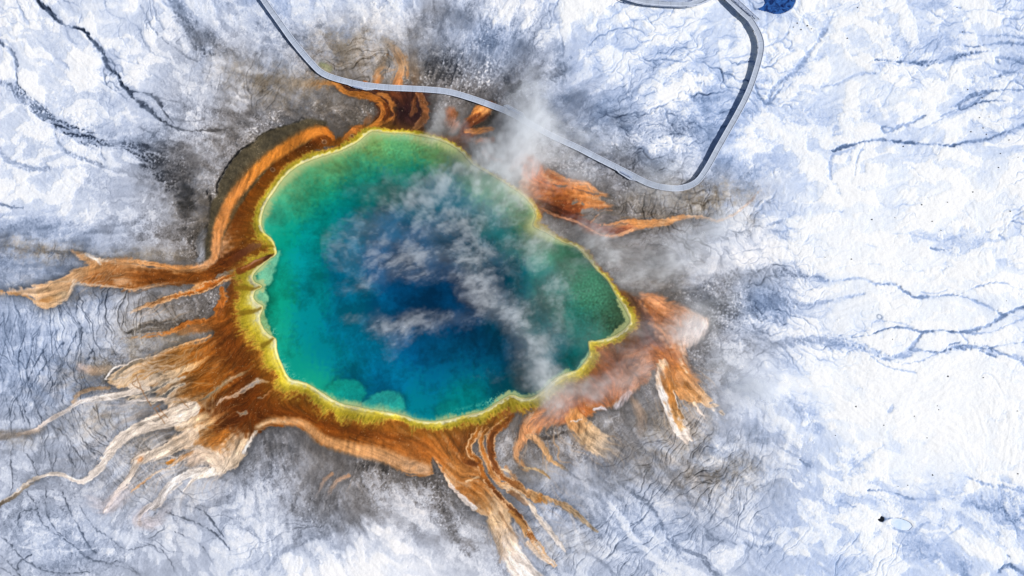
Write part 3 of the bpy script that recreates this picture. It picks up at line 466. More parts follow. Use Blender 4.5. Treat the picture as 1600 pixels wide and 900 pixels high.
V([(1395,366,.8),(1420,366,1),(1440,370,1.4),(1470,374,1.4),(1500,367,2.5)], 6, .6, .4); V([(1455,386,.7),(1475,389,1)], 4, .8); V([(1560,365,1),(1568,370,1.5)], 5, .8); V([(1375,318,.6),(1390,325,1.5),(1400,325,.6)], 6, .6)
V([(1358,767,.8),(1380,767,1),(1397,769,1),(1412,775,1.8),(1425,779,1.8)], 3.9, .9, .2); V([(1430,779,2.5),(1445,783,3),(1460,778,2)], 5.2, .7, .3)
V([(1484,738,.8),(1510,745,1),(1540,755,2),(1570,760,2),(1600,770,3)], 5.2, .7, .3); V([(1330,735,1.2),(1345,722,1),(1360,710,1),(1385,692,1)], 6, .6, .3)
V([(1560,895,1),(1574,882,2.5),(1585,888,2.2),(1600,897,2),(1630,905,2)], 1.8, .9); V([(1568,862,.8),(1574,868,2.4),(1580,874,.8)], 4, .8)
V([(1390,822,.8),(1404,829,.8),(1424,834,.8)], 5, .6); V([(1430,830,2),(1440,820,1.5),(1455,815,1),(1470,820,1)], 5, .7, .3); V([(1465,850,1.5),(1480,835,2),(1500,820,2)], 5, .6, .3)
V([(1250,720,.8),(1262,728,1.4),(1270,730,.6)], 4.6, .8); V([(1314,784,.8),(1328,790,1.4),(1338,795,.8)], 5, .7); V([(1200,680,1),(1215,700,1.4),(1240,712,1),(1270,725,1)], 5.6, .6)
V([(1420,686,2),(1445,690,2)], 6, .6, .5); V([(1392,640,2.5),(1396,632,3)], 5.4, .7)
V([(1480,8,1),(1500,12,1)], 5.2, .6); V([(1200,5,1),(1206,14,1)], 5, .6)
# top middle
V([(695,-10,1),(692,5,1.4),(697,15,1.8),(688,28,2),(685,50,2),(695,66,1.4)], 4.0, .7, .4); V([(878,-10,1),(868,8,1),(862,22,1),(870,35,1),(874,52,1),(879,68,1.6),(879,84,1.6),(868,95,1.5)], 4.4, .75, .4)
V([(800,85,3),(820,95,2),(835,112,3),(860,112,4),(875,100,2)], 4.2, .6, .5); V([(1068,210,.8),(1055,208,.8),(1040,210,.8),(1030,213,.7)], 3, .8)
V([(755,95,4),(775,108,5),(795,120,5),(812,112,4)], 3.6, .6, .7); V([(665,115,6),(690,120,8),(712,118,6),(700,100,5),(680,95,4)], 2.4, .85, .8); V([(790,125,5),(800,140,4),(812,132,4)], 2.0, .8, .6)
V([(500,0,.8),(510,20,.8),(516,42,.8)], 5.4, .6); V([(850,0,2),(845,20,2.5),(835,35,1)], 6, .6)
# south-east brownish threads
V([(930,722,1.5),(950,738,1.6),(972,755,2),(992,770,3),(1008,784,4.5),(1020,797,2.5),(1030,812,1.8),(1036,828,2),(1046,842,2.4),(1062,852,3),(1085,862,3),(1100,875,2.5),(1112,893,2),(1140,915,2)], 4.0, .8, .25)
V([(1018,690,3),(1026,712,3),(1040,735,3),(1058,755,4),(1075,770,5),(1082,790,3),(1088,810,3),(1104,832,3),(1130,845,3),(1160,850,2),(1200,856,1)], 4.4, .7, .3)
V([(985,690,2),(992,712,2),(1000,735,2),(1002,745,1)], 4.2, .6, .2); V([(985,735,2),(1010,745,2.5),(1040,758,2),(1070,772,2)], 4.6, .5, .4); V([(1085,785,2),(1110,800,2),(1150,822,2),(1200,842,2)], 5.2, .6, .3)
V([(850,700,1),(880,728,1.5),(905,748,2),(930,752,2),(950,765,2),(970,782,2)], 4.6, .7, .2); V([(800,715,2),(830,735,4),(855,745,3)], 4.2, .6, .3); V([(880,860,3),(905,862,4),(930,870,4),(950,885,3),(962,905,3)], 4.6, .7, .1)
V([(850,812,2),(868,840,2.5),(884,862,2)], 4.6, .5, .1)
V([(1055,850,.7),(1070,870,.7),(1095,895,.7)], 5.2, .6); V([(900,800,2),(950,822,3),(985,838,2),(1000,855,1)], 5.4, .6, .5)
V([(835,678,1.2),(850,683,2.2),(868,680,1.8),(884,672,1)], 2.6, .8); V([(822,625,.9),(815,636,1.4),(810,645,.8)], 2.4, .8)
V([(1102,500,2),(1108,512,1.6),(1104,522,1.2),(1094,534,1.2),(1080,545,2)], 2.6, .7); V([(1030,469,1),(1046,469,1.4),(1060,473,1)], 2.8, .7)
V([(1380,815,2),(1392,810,1),(1400,806,.6)], 4.1, .9); V([(690,745,4),(692,770,6),(690,790,5),(700,815,5),(712,845,5),(728,870,4)], 3.6, .6, .5)
V([(560,728,5),(590,722,6),(600,726,4)], 2.2, .8, .4); V([(420,680,4),(445,672,5),(480,690,5),(500,705,5),(512,700,3)], 3.0, .8, .4); V([(430,692,4),(440,708,5)], 2.6, .7, .4)
V([(500,722,2),(480,745,3),(468,765,2),(455,800,2)], 3.8, .6, .3); V([(540,752,3),(520,775,3),(508,795,2)], 3.6, .6, .3); V([(610,750,4),(650,748,5),(675,748,4),(710,790,3)], 3.4, .6, .7)
V([(528,805,2),(520,830,3),(480,845,3),(440,865,3),(420,890,3)], 4.8, .5, .3)
V([(648,820,1),(650,835,1.4),(664,840,.8)], 5.4, .5)
V([(200,520,3),(215,516,3),(235,512,8),(262,512,8),(285,507,4),(300,505,2)], 2.4, .8, .3); V([(192,520,1.2),(199,522,2),(208,519,1)], 1.6, .8, .4)
V([(325,300,2),(330,318,1.6),(326,345,2),(322,360,3)], .4, .9, .2)
V([(339,302,1.4),(340,287,1.2),(348,273,1),(356,260,1.1),(365,247,1),(377,233,1.1),(387,227,1),(398,220,1),(405,212,1),(420,203,1),(437,197,.8),(462,191,.8),(476,182,.8)], .3, .95)
V([(300,385,1.5),(304,400,1.5),(312,408,1)], 2.0, .7, .3)
# bottom-left cracks
for p in [[(122,787),(130,803),(140,815),(150,825),(170,837),(195,858),(225,853),(245,857),(258,875),(268,895)],[(40,765),(55,790),(65,815),(90,835),(115,850),(140,870),(170,880),(200,890),(218,905)],
          [(-10,832),(15,850),(25,862),(50,880),(80,890),(120,893),(142,892)],[(95,770),(108,800),(120,820),(135,845),(150,862)],[(70,760),(72,800),(85,825),(105,840)],[(45,680),(38,700),(50,720),(60,742)],
          [(22,690),(18,720),(20,750),(17,768)],[(-5,885),(10,893),(30,905)],[(0,868),(20,885),(35,905)],[(50,865),(30,878),(28,890)],[(165,880),(190,878),(215,900)],[(28,820),(32,800),(60,795)],
          [(10,610),(18,640),(20,670)],[(35,600),(40,640),(50,665)],[(15,600),(30,625),(40,655)],[(45,600),(60,640),(68,665)],[(80,660),(95,690),(120,735)],[(92,655),(110,690),(128,720),(135,738)],
          [(62,672),(75,700),(82,735)],[(100,650),(120,675),(140,700),(150,715)],[(120,640),(135,665),(160,680),(170,690)],[(145,637),(160,655),(170,672)],[(70,605),(62,625),(72,640)],
          [(25,480),(40,520),(30,560),(35,600)],[(45,495),(52,540),(42,580),(55,610)],[(100,535),(70,570),(50,600),(40,640)],[(110,545),(85,580),(65,610)],[(90,515),(60,560),(30,620)],[(120,520),(100,560),(80,610)],
          [(145,545),(130,570),(115,600)],[(125,460),(118,490),(128,520),(120,545)],[(5,490),(10,530),(2,570),(8,600)],[(260,800),(300,815),(330,830),(360,860)],[(270,830),(310,850),(330,885)],[(290,790),(320,800),(350,840)]]:
    V([(x, y, .55) for x, y in p], 2.6, .75)
V([(30,852,.6),(60,856,.8),(90,858,.6),(120,858,.6),(150,853,.5)], 9.2, .6)
# pale streams
V([(940,770,2),(955,790,3),(975,815,3.5),(990,838,3.5),(1010,858,4),(1030,875,4.5),(1055,895,5),(1075,910,5)], 9.0, .8); V([(1015,830,3),(1035,850,3)], 8.8, .7); V([(1060,790,3),(1080,800,3),(1100,830,1)], 8.4, .5)
V([(1055,880,4),(1085,890,4),(1110,905,4)], 8.8, .8); V([(890,690,3),(896,708,3)], 7.6, .8); V([(1236,752,1.5),(1252,766,2)], 9.8, .8); V([(1140,700,3),(1160,692,3),(1180,685,2)], 9.4, .6, .2)
# ---------------------------------------------------------------- composition
FR = []
for pts, stops, edge, alpha, soft, halo, cut, st, warp in FLOWS:
    P = spline(pts, 3.0)
    sl, S, T = dist_line(P, 18, warp)
    FR.append((sl, S, T, P))
    if max(p[2] for p in pts) >= 1.4:          # flows steer the streak field
        tx = np.gradient(P[:, 0]); ty = np.gradient(P[:, 1]); ln = np.hypot(tx, ty) + 1e-6
        k = np.clip((T * (len(P) - 1)).astype(int), 0, len(P) - 1)
        g = np.exp(-(np.maximum(S, 0) / 12) ** 2) * 1.5 * (S < 90)
        FX[sl] = FX[sl] * (1 - .6 * (S < 3)) + g * (tx / ln)[k]; FY[sl] = FY[sl] * (1 - .6 * (S < 3)) + g * (ty / ln)[k]
ln = np.hypot(FX, FY) + 1e-6; FX /= ln; FY /= ln

T_sm = fft_noise(1024, 1.0, 16, 40, 80); T_sm2 = fft_noise(1024, 1.0, 17, 75, 140)
def lic(Ts, fx, fy, L, h, scales):
    """line integral convolution of several noise textures at once"""
    out = [np.zeros((H_, W_), f4) for _ in Ts]; n = 0
    for sgn in (1, -1):
        x = GX.copy(); y = GY.copy()
        for i in range(L):
            if i or sgn == 1:
                for o, T, s in zip(out, Ts, scales): o += samp(T, x * s, y * s)
                n += 1
            ix = np.clip(x - X0, 0, W_ - 1).astype(np.int32); iy = np.clip(y - Y0, 0, H_ - 1).astype(np.int32)
            dx = fx[iy, ix]; dy = fy[iy, ix]
            x += sgn * h * dx; y += sgn * h * dy
    return [o / (o.std() + 1e-6) for o in out]
L_f, L_m, L_c = lic([T_hf, T_bp, T_bp3], FX, FY, 9, 2.2, [0.7, 1.0, 1.3])      # fine, medium, coarse streaks along the flow
T_v1 = fft_noise(1024, 1.1, 21, 14, 40); T_v2 = fft_noise(1024, 1.1, 22, 30, 90); T_v3 = fft_noise(1024, 1.1, 23, 70, 180)
FXn = FX + .35 * n3 * .5 + .5 * N(T_fbm, 3.0, 31, 17); FYn = FY + .35 * n4 * .5 + .5 * N(T_fbm2, 3.0, 91, 47)
ln = np.hypot(FXn, FYn) + 1e-6; FXn /= ln; FYn /= ln
Z1, Z2, Z3 = lic([T_v1, T_v2, T_v3], FXn, FYn, 11, 2.0, [1.0, 1.0, 1.0])
# cracks across the flow, bent by noise
cb = 0.5 * N(T_fbm, 1.2, 90, 400) + .35 * n3
PXf = -FY * np.cos(cb) - FX * np.sin(cb); PYf = FX * np.cos(cb) - FY * np.sin(cb)
C_m, C_f = lic([T_sm, T_sm2], PXf, PYf, 12, 1.8, [1.0, 1.0])

def mix(c, d, m):
    m = m[..., None]
    return c * (1 - m) + np.asarray(d, f4) * m

def regmask(items):
    m = np.zeros((H_, W_), f4)
    for x, y, rx, ry, rot, v in items:
        sl, g, _ = blob(x, y, rx, ry, rot, 4.0); m[sl] = np.maximum(m[sl], g * v)
    return m
# where terracette cracks show
CRK = regmask([(1000,740,70,50,20,.7),(1160,820,110,50,20,.7),(960,860,60,40,30,.8),(900,780,50,30,30,.7),(700,860,40,40,0,.35),(470,820,80,50,0,.5),(60,560,90,120,0,1.3),(150,490,70,40,0,1.2),(60,480,60,40,0,1.2),(100,690,90,50,30,1.1),(150,700,80,60,0,1),(200,730,60,40,-40,1.1),(230,750,60,30,-45,1.1),
               (60,380,80,20,0,.8),(200,500,60,30,0,.8),(330,800,80,60,20,.55),(400,850,80,50,0,.45),(250,840,70,40,20,.6),(1060,690,80,60,20,.9),(1130,740,80,50,-30,1.3),(1180,780,90,40,-30,.9),
               (870,790,60,40,20,1.0),(920,830,60,40,30,1.0),(1000,820,60,40,30,.6),(1020,680,40,60,0,.8),(880,870,50,30,10,1.0),(1060,640,60,30,0,.6),(1130,330,60,24,0,1.0),(1010,320,80,26,0,1.1),
               (1080,320,60,20,0,1.1),(560,90,70,36,0,.8),(400,130,90,30,0,.8),(430,110,60,40,0,.7),(1200,850,120,50,10,.7),(1330,880,80,40,0,.6),(1080,820,120,40,20,.6),(840,830,30,40,20,.9)])
VNS = ss(700, 1050, GX) * ss(760, 500, GY) * .9 + ss(420, 250, GX) * ss(420, 250, GY) * .8 + regmask([(1500,820,160,70,0,.8),(1080,120,160,110,0,.6),(800,40,120,60,0,.6),(500,40,100,50,0,.4)])
VNS = np.clip(VNS, 0, 1)

T_a1 = fft_noise(1024, 1.3, 51, 8, 60); T_a2 = fft_noise(1024, 1.2, 52, 40, 170)
def rills(mask, g, L0, L1, fx, fy, amp, seed, h=.6, both=True, wexp=1.0):
    """thin lines walked through a direction field from jittered seeds; they meet, part and fade"""
    r = np.random.default_rng(seed)
    X, Y = np.meshgrid(np.arange(X0 + 2, X1 - 2, g), np.arange(Y0 + 2, Y1 - 2, g))
    x = (X + r.uniform(-.5, .5, X.shape) * g).ravel(); y = (Y + r.uniform(-.5, .5, X.shape) * g).ravel()
    ixx = np.clip(x - X0, 0, W_ - 1).astype(int); iyy = np.clip(y - Y0, 0, H_ - 1).astype(int)
    k = r.random(x.size) < mask[iyy, ixx]; x, y = x[k], y[k]
    L = r.uniform(L0, L1, x.size); wt = r.uniform(.45, 1, x.size) ** wexp
    II, WW = [], []
    n = int(L1 / h / 2)
    xs, ys = x.copy(), y.copy()
    for sg in (1, -1):
        x, y = xs.copy(), ys.copy()
        for i in range(n):
            t = i * h / (L / 2)
            ok = (t < 1) & (x > X0 + 2) & (x < X1 - 2) & (y > Y0 + 2) & (y < Y1 - 2)
            u_, v_ = x - X0, y - Y0
            iu, iv = np.clip(u_, 0, W_ - 2).astype(int), np.clip(v_, 0, H_ - 2).astype(int)
            a_ = amp * (samp(T_a1, x, y) * .7 + samp(T_a2, x, y) * .55)
            dx, dy = fx[iv, iu], fy[iv, iu]
            ca_, sa_ = np.cos(a_), np.sin(a_)
            fu, fv = u_ - iu, v_ - iv
            w0 = wt * np.clip(1 - t, 0, 1) ** .5 * ok * mask[iv, iu].clip(0, 1) ** .5
            for (ou, ov, ww) in ((0, 0, (1 - fu) * (1 - fv)), (1, 0, fu * (1 - fv)), (0, 1, (1 - fu) * fv), (1, 1, fu * fv)):
                II.append(((iv + ov) * W_ + iu + ou)[ok]); WW.append((w0 * ww)[ok])
            if not ok.any(): break
            x = x + sg * h * (dx * ca_ - dy * sa_); y = y + sg * h * (dx * sa_ + dy * ca_)
    acc = np.bincount(np.concatenate(II), weights=np.concatenate(WW), minlength=H_ * W_).astype(f4)
    return np.clip(acc[:H_ * W_].reshape(H_, W_) * h, 0, 1.6)
def blur(A_):
    B_ = A_.copy(); B_[1:-1] = .5 * A_[1:-1] + .25 * (A_[:-2] + A_[2:]); C_ = B_.copy()
    C_[:, 1:-1] = .5 * B_[:, 1:-1] + .25 * (B_[:, :-2] + B_[:, 2:]); return C_

# ---- neutral ground brightness
nn = N(T_fbm, 2.6, 500, 200); nm = N(T_mid, 2.0, 5, 700); nh = N(T_hf, 1.0, 3, 3); nb = N(T_mid, 3.6, 1, 1)
ea = N(T_mot, 1.3, 33, 870); eb = N(T_mot, 1.3, 650, 290); ec_ = N(T_bp2, 1.0, 91, 12)
al = 5 * L_c + 7 * ea + 2 * L_m                     # shift along the flow, so dark ground ends in ragged tongues
ac = 7 * eb + 2.0 * ec_
ixb = np.clip(GX - X0 + al * FX - ac * FY, 0, W_ - 1).astype(np.int32); iyb = np.clip(GY - Y0 + al * FY + ac * FX, 0, H_ - 1).astype(np.int32)
B = B[iyb, ixb]
Bs = B.copy()
n7, n8 = N(T_fbm, 5.0, 150, 820), N(T_fbm2, 5.0, 420, 77)
L_p, L_q = lic([T_mot, T_mot], FX, FY, 4, 1.6, [.9, 2.3])                    # patches, slightly drawn out downslope
npl = N(T_mot, 1.1, 640, 410, GX + 5 * n7 + 6 * n1, GY + 5 * n8 + 6 * n2)
npf = N(T_mot, 3.2, 140, 610, GX + 3 * n7, GY + 3 * n8)
STK = np.clip(.30 + regmask([(390,140,110,40,0,.9),(80,370,120,30,0,.9),(1120,740,140,80,0,.6),(1250,850,160,60,0,.6),(1000,820,120,80,0,.5),(500,100,60,40,0,.6),(420,830,120,60,0,.4),(1450,80,160,60,0,.4),(300,220,90,40,0,.7),(1050,320,80,24,0,.5)]) + .2 * n7, 0, 1)
T_m1 = fft_noise(1024, 1.9, 61, 7, 70); T_m2 = fft_noise(1024, 1.8, 62, 16, 110)
FXs, FYs = FX, FY
M1, M2 = lic([T_m1, T_m2], FX, FY, 5, 3.2, [1.0, 1.15])
mwx, mwy = 9 * N(T_m1, .8, 400, 100), 9 * N(T_m1, .8, 90, 720)
ixm = np.clip(GX - X0 + mwx, 0, W_ - 1).astype(np.int32); iym = np.clip(GY - Y0 + mwy, 0, H_ - 1).astype(np.int32)
M1 = M1[iym, ixm]; M2 = M2[iym, ixm]
pl = .50 * M1 + .50 * M2 + .26 * npl + .20 * npf + .10 * L_q
rough = ss(7.6, 6.0, B)
plate = ss(-.12, .18, pl)
rimline = np.exp(-((pl + .10) / .07) ** 2) * np.clip(.5 + .6 * npl, 0, 1)
amp = np.interp(Bs, [0, 3, 5, 7, 8.5, 9.3, 9.8, 10], [.3, .6, .8, 1.0, 1.25, 1.0, .55, .3]).astype(f4)
Bs = Bs + amp * (.80 * (plate - .55) + .22 * np.clip(pl, -1.5, 1.5) - .45 * rimline + (.26 * L_q + .22 * npf) * (.25 + .75 * rough) + .26 * L_m * STK * (.3 + .7 * rough) + .10 * nh * rough) 
T_cr = fft_noise(1024, 1.0, 31, 36); T_cr2 = fft_noise(1024, .9, 32, 90)
cw1, cw2 = GX + 1.6 * n3 + 2.5 * n7 + 1.2 * L_m, GY + 1.6 * n4 + 2.5 * n8 + 1.2 * Z3
cr1 = samp(T_cr, cw1, cw2); cr2 = samp(T_cr2, cw1 * 1.1 + 50, cw2 * 1.1 + 9)
CRS = np.interp(B, [0, 3, 5, 7, 8.5, 9.3, 9.8, 10], [.9, .95, .85, .75, .34, .16, .08, .05]).astype(f4) * np.clip(.75 + .35 * npl, .2, 1.3) * (1 - .8 * np.clip(CRK * 1.4, 0, 1)) * .8
Bs += CRS * (.42 * cr1 + .28 * cr2 + .75 * (ss(.35, .8, cr1 + .5 * npl) - .25) - .6 * ss(.7, 1.5, -cr1 - .3 * cr2))
# fine braided drainage, drawn out downslope, in three sizes
vmk = np.clip(.55 + .45 * N(T_fbm2, 1.6, 9, 40) + .3 * n7, 0, 1.3)
q1 = Z1 + .22 * npl + .12 * npf; q2 = Z2 + .22 * npl + .12 * npf; q3 = Z3 + .2 * npf
vmk = np.clip(vmk, 0, 1)
R1 = blur(rills(np.clip(vmk * VNS * 1.3 - .2, 0, 1), 40, 70, 200, FX, FY, .8, 1)) * 1.9
R2 = rills(np.clip(vmk * (.25 + .75 * VNS), 0, 1), 24, 30, 95, FX, FY, 1.0, 2)
R3 = rills(np.clip(.15 + vmk * .8, 0, 1) * ss(9.9, 9.0, B), 12, 8, 34, FX, FY, 1.1, 3)
vein = np.clip(R1, 0, 1); vein2 = np.clip(R2, 0, 1); vein3 = np.clip(R3, 0, 1)
soft1 = np.exp(-(q1 / .45) ** 2) * np.clip(vmk - .3, 0, 1)
vk = np.interp(B, [0, 4, 6, 8, 9.2, 9.7, 10], [.5, .9, 1.2, 1.5, 1.5, 1.15, .8]).astype(f4) * (.35 + .65 * VNS)
Bs += vk * (-1.9 * vein - 1.7 * vein2 - 1.0 * vein3 - .9 * soft1 + .30)
Bs += .35 * ss(.3, 1.4, q2) * amp                       # raised white crust between the rills
# terracette cracks
zc = np.abs(C_m); zc2 = np.abs(C_f + .15 * C_m)
pm_ = np.clip(CRK * 1.4 - .2 + .15 * nn, 0, 1)
PXs, PYs = -FY, FX
K1 = rills(pm_, 20, 40, 135, PXs, PYs, .5, 11); K2 = rills(np.clip(pm_ * 1.1 - .1, 0, 1), 10.5, 8, 30, PXs, PYs, .6, 12); K3 = rills(np.clip(pm_ * 1.2 - .2, 0, 1), 10, 5, 16, FX, FY, .8, 13)
crk = np.clip(K1 * 1.25, 0, 1); crk2 = np.clip(K2, 0, 1); crk3 = np.clip(K3, 0, 1) * .8; side = blur(blur(K1))
rip = C_m * np.clip(CRK, 0, 1)
Bs += .25 * rip + .25 * C_f * np.clip(CRK * 1.2 - .2, 0, 1) - .5 * side
Bs -= 2.7 * crk * np.clip(.85 + .35 * npl, .3, 1.2) + 1.5 * crk2 + 1.2 * crk3
Bs += .25 * pm_
# speckle: white crust flecks in the dark zones, dark pits in the light ones
spn = .8 * N(T_bp2, 1.0, 210, 77) + .35 * L_q + .35 * nh + .35 * npl
dk = ss(5.6, 3.8, B)
Bs += dk * (2.6 * ss(.9, 1.9, spn) * np.clip(.6 + .5 * npl, 0, 1) - .2 * ss(0, -1, spn) + .6 * ss(.3, 1.2, Z2) + .5 * ss(.2, .9, q3) * .8)
Bs -= ss(7.0, 9.6, B) * 1.1 * ss(2.5, 3.6, spn + .4 * nn)
# traced veins
VM = np.zeros((H_, W_), f4)
for pts, b, a, sp in VEINS:
    sl, S, T = dist_line(spline([(p[0], p[1], max(p[2], .5)) for p in pts], 3.0), 10, 1.1)
    wn = .25 * n3[sl] + .2 * L_m[sl] + .3 * npf[sl]
    wd = max(p[2] for p in pts)
    m = ss(1.1 + .25 * wd, -.7 - .15 * wd, S + wn + .2 + .45 * wd * (.5 * Z3[sl] * .6 + .35 * npf[sl])) * a * np.clip(.8 + .28 * npl[sl] + .15 * L_q[sl], .25, 1.05)
    if wd > 1.3: m = m * (1 - min(.7, (.17 if sp else .08) * wd) * ss(.1, 1.0, .8 * Z3[sl] + .3 * Z2[sl] + .4 * cr1[sl]))
    hal = np.exp(-np.maximum(S, 0) / 4.0) * a * .28 * (S < 20)
    if sp: m = m * (1 - sp * ss(.1, .9, spn[sl] + .5 * L_m[sl]))
    if b > 8: hal *= 0
    else: Bs[sl] -= hal * np.clip(Bs[sl] - b, 0, 6) * .6
    Bs[sl] = Bs[sl] * (1 - m) + b * m; VM[sl] = np.maximum(VM[sl], m * (b < 5))
# dark margin close to the pool and flows
for (sl, S, T, P), fl in zip(FR, FLOWS):
    if fl[5] and max(p[2] for p in fl[0]) > 2.5:
        Bs[sl] -= 2.0 * fl[5] * np.exp(-np.maximum(S, 0) / 5.0) * (S < 40) * ss(2.5, 6, Bs[sl]) * (.8 + .3 * L_m[sl])

RAMPB = [0, 1, 2, 3, 4, 5, 6, 7, 8, 9, 10]
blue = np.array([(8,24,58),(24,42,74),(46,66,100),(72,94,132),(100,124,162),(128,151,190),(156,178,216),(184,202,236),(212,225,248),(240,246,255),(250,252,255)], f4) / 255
neut = np.array([(18,17,18),(40,38,37),(60,57,55),(82,78,76),(107,103,102),(134,131,132),(160,159,164),(186,188,197),(212,215,225),(234,235,243),(250,249,252)], f4) / 255
warm = np.array([(20,16,12),(42,38,30),(62,56,46),(84,76,66),(108,99,88),(134,125,114),(162,154,145),(190,184,178),(216,211,208),(238,234,232),(250,249,250)], f4) / 255
def ramp(R, b): return np.stack([np.interp(b, RAMPB, R[:, i]).astype(f4) for i in range(3)], -1)
Bs = np.clip(Bs + .55 * ss(6.0, 3.5, B) * (1 - ss(.3, .8, VM)), 0, 10)
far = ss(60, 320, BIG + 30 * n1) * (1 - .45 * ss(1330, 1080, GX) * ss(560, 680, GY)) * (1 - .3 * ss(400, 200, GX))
WRM = regmask([(560,80,80,50,0,.9),(430,130,110,36,10,.8),(520,110,60,30,0,.9),(1080,310,110,30,0,.9),(1000,310,60,20,0,.8),(1120,740,100,50,0,.6),(1060,680,70,60,0,.7),(1010,720,60,80,0,.4),
               (340,360,40,60,0,.8),(310,330,40,50,0,.5),(240,540,90,50,0,.8),(150,580,60,30,0,.8),(120,450,90,30,0,.4),(400,215,60,30,0,.4),(520,160,60,30,0,.6),(60,385,90,14,0,.7),(230,400,90,14,0,.8),
               (150,655,60,30,0,.7),(940,660,60,40,0,.4),(1040,440,80,40,0,.4),(850,740,60,30,0,.4),(760,780,60,60,0,.2),(1160,330,40,30,0,.5),(240,600,80,60,0,.8),(30,680,40,14,0,.6),(640,110,60,40,0,.6),(560,180,60,30,0,.6),(240,700,80,80,0,.5),(880,860,60,30,0,.4),(980,750,80,60,0,.3)])
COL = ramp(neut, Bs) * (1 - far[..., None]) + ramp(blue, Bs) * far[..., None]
wm = np.clip(WRM * (.9 + .3 * nm), 0, 1)
COL = mix(COL, ramp(warm, Bs) , wm)
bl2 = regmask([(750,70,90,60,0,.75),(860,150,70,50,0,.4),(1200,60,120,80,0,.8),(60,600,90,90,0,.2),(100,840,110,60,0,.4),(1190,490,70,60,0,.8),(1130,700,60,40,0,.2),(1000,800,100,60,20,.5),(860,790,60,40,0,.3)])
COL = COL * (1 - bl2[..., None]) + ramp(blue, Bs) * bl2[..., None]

# thin tan and brown staining of the wet ground round the mats
stn = np.exp(-np.maximum(BIG - 60, 0) / 90.0) * (.5 + .5 * ss(-.6, .9, .6 * Z2 + .6 * L_m + .4 * npl)) * ss(200, 60, np.abs(BIG - 60)) * .34 * ss(1.5, 5, Bs)
stn = np.maximum(stn, regmask([(240,650,130,90,-35,.42),(330,740,80,40,-50,.3),(130,600,90,40,0,.3),(130,440,90,30,0,.3),(900,690,90,50,20,.36),(1060,640,60,50,40,.4),(820,800,80,60,40,.34),(1050,720,90,50,30,.3),(60,390,90,16,0,.35),(560,90,110,50,0,.3),(480,120,80,24,0,.3)]) * np.clip(.6 + .35 * Z2 + .35 * npl + .2 * L_m, 0, 1.2))
COL = COL * (1 - stn[..., None] * (1 - np.array((206, 182, 156), f4) / 255))

# ---- microbial mats
ms = np.array([(x, y) for x, y, c in MSITES], f4); mc = np.array([c for x, y, c in MSITES], f4) / 255
k = 4
sx = (GX + 5 * n1 + 6 * n3)[::k, ::k]; sy = (GY + 5 * n2 + 6 * n4)[::k, ::k]
A = np.zeros(sx.shape + (3,), f4); Wt = np.zeros(sx.shape, f4) + 1e-9
for (x, y), c in zip(ms, mc):
    g = np.exp(-((sx - x) ** 2 + (sy - y) ** 2) / (2 * 15.0 ** 2)) + 1e-5 / (1 + ((sx - x) ** 2 + (sy - y) ** 2) / 400) ** 2
    A += g[..., None] * c; Wt += g
A /= Wt[..., None]
def up(A, k):
    yy = np.arange(H_) / k; xx = np.arange(W_) / k
    i = np.minimum(yy.astype(int), A.shape[0] - 2); j = np.minimum(xx.astype(int), A.shape[1] - 2)
    fy = (yy - i).astype(f4)[:, None, None]; fx = (xx - j).astype(f4)[None, :, None]
    return (A[i][:, j] * (1 - fx) + A[i][:, j + 1] * fx) * (1 - fy) + (A[i + 1][:, j] * (1 - fx) + A[i + 1][:, j + 1] * fx) * fy
A = up(A, k)
W1 = rills(np.full((H_, W_), .9, f4) * (BIG < 330) * (BIG > 3), 11, 18, 70, FX, FY, .55, 21); W2 = rills(np.full((H_, W_), .9, f4) * (BIG < 330) * (BIG > 3), 11, 14, 60, FX, FY, .55, 22)
MAT = np.zeros((H_, W_), f4)
lum = A.mean(-1)
streak = L_m * .34 + L_c * .26 + Z2 * .2 + .25 * npl
SMO = 1 - .65 * regmask([(1060,500,70,60,0,1),(960,600,70,40,-20,1),(900,310,80,50,0,.95),(570,700,170,40,10,1),(720,730,70,60,40,.55),(440,290,60,80,-45,1),(370,370,50,60,0,1),(200,425,90,24,0,.5)])
A = A * (1 + .12 * streak * SMO + .05 * L_f + .06 * L_q + .07 * npf)[..., None]
pale = np.clip(ss(.4, 1.4, streak + .35 * npl) * ss(.22, .5, lum) * .5 * SMO, 0, 1)
A = A * (1 - pale[..., None]) + (np.array(CR, f4) / 255) * pale[..., None] * .97
dkm = ss(.5, 1.6, -streak + .4 * npf) * .28
A = A * (1 - dkm[..., None] * .8)
smw = .08 + .92 * SMO
A = A * (1 - .24 * np.clip(W2, 0, 1) * smw)[..., None]; pw = np.clip(W1, 0, 1) * smw * (.10 + .34 * ss(60, 150, BIG))
A = A * (1 - pw[..., None]) + (np.array((230, 196, 150), f4) / 255) * pw[..., None]
for poly, soft, sm in ((FAN, 1.8, True), (ARC, 2.0, True), (NOR, 3.5, True), (NEA, 3.5, True), (EAS, 4.5, True)):
    sl, S = poly_sdf(poly, R=24, warp=1.0, smooth=sm)
    m = ss(soft + .8, -soft - .8, S + .8 * L_m[sl] + .9 * L_q[sl] + 1.0 * Z3[sl])
    Bd = np.exp(-np.maximum(S, 0) / 7.0) * (S < 60) * .45
    COL[sl] *= (1 - Bd * (1 - m) * ss(.2, .5, COL[sl].mean(-1)))[..., None]
    e = np.exp(-((S + 2.0) / 2.0) ** 2) * .5 * ss(.2, .9, .5 + .5 * L_m[sl])
    COL[sl] = mix(COL[sl], A[sl], m)
    COL[sl] = mix(COL[sl], np.array((226, 178, 134), f4) / 255, e * m * ss(60, 90, BIG[sl]))
    MAT[sl] = np.maximum(MAT[sl], m)
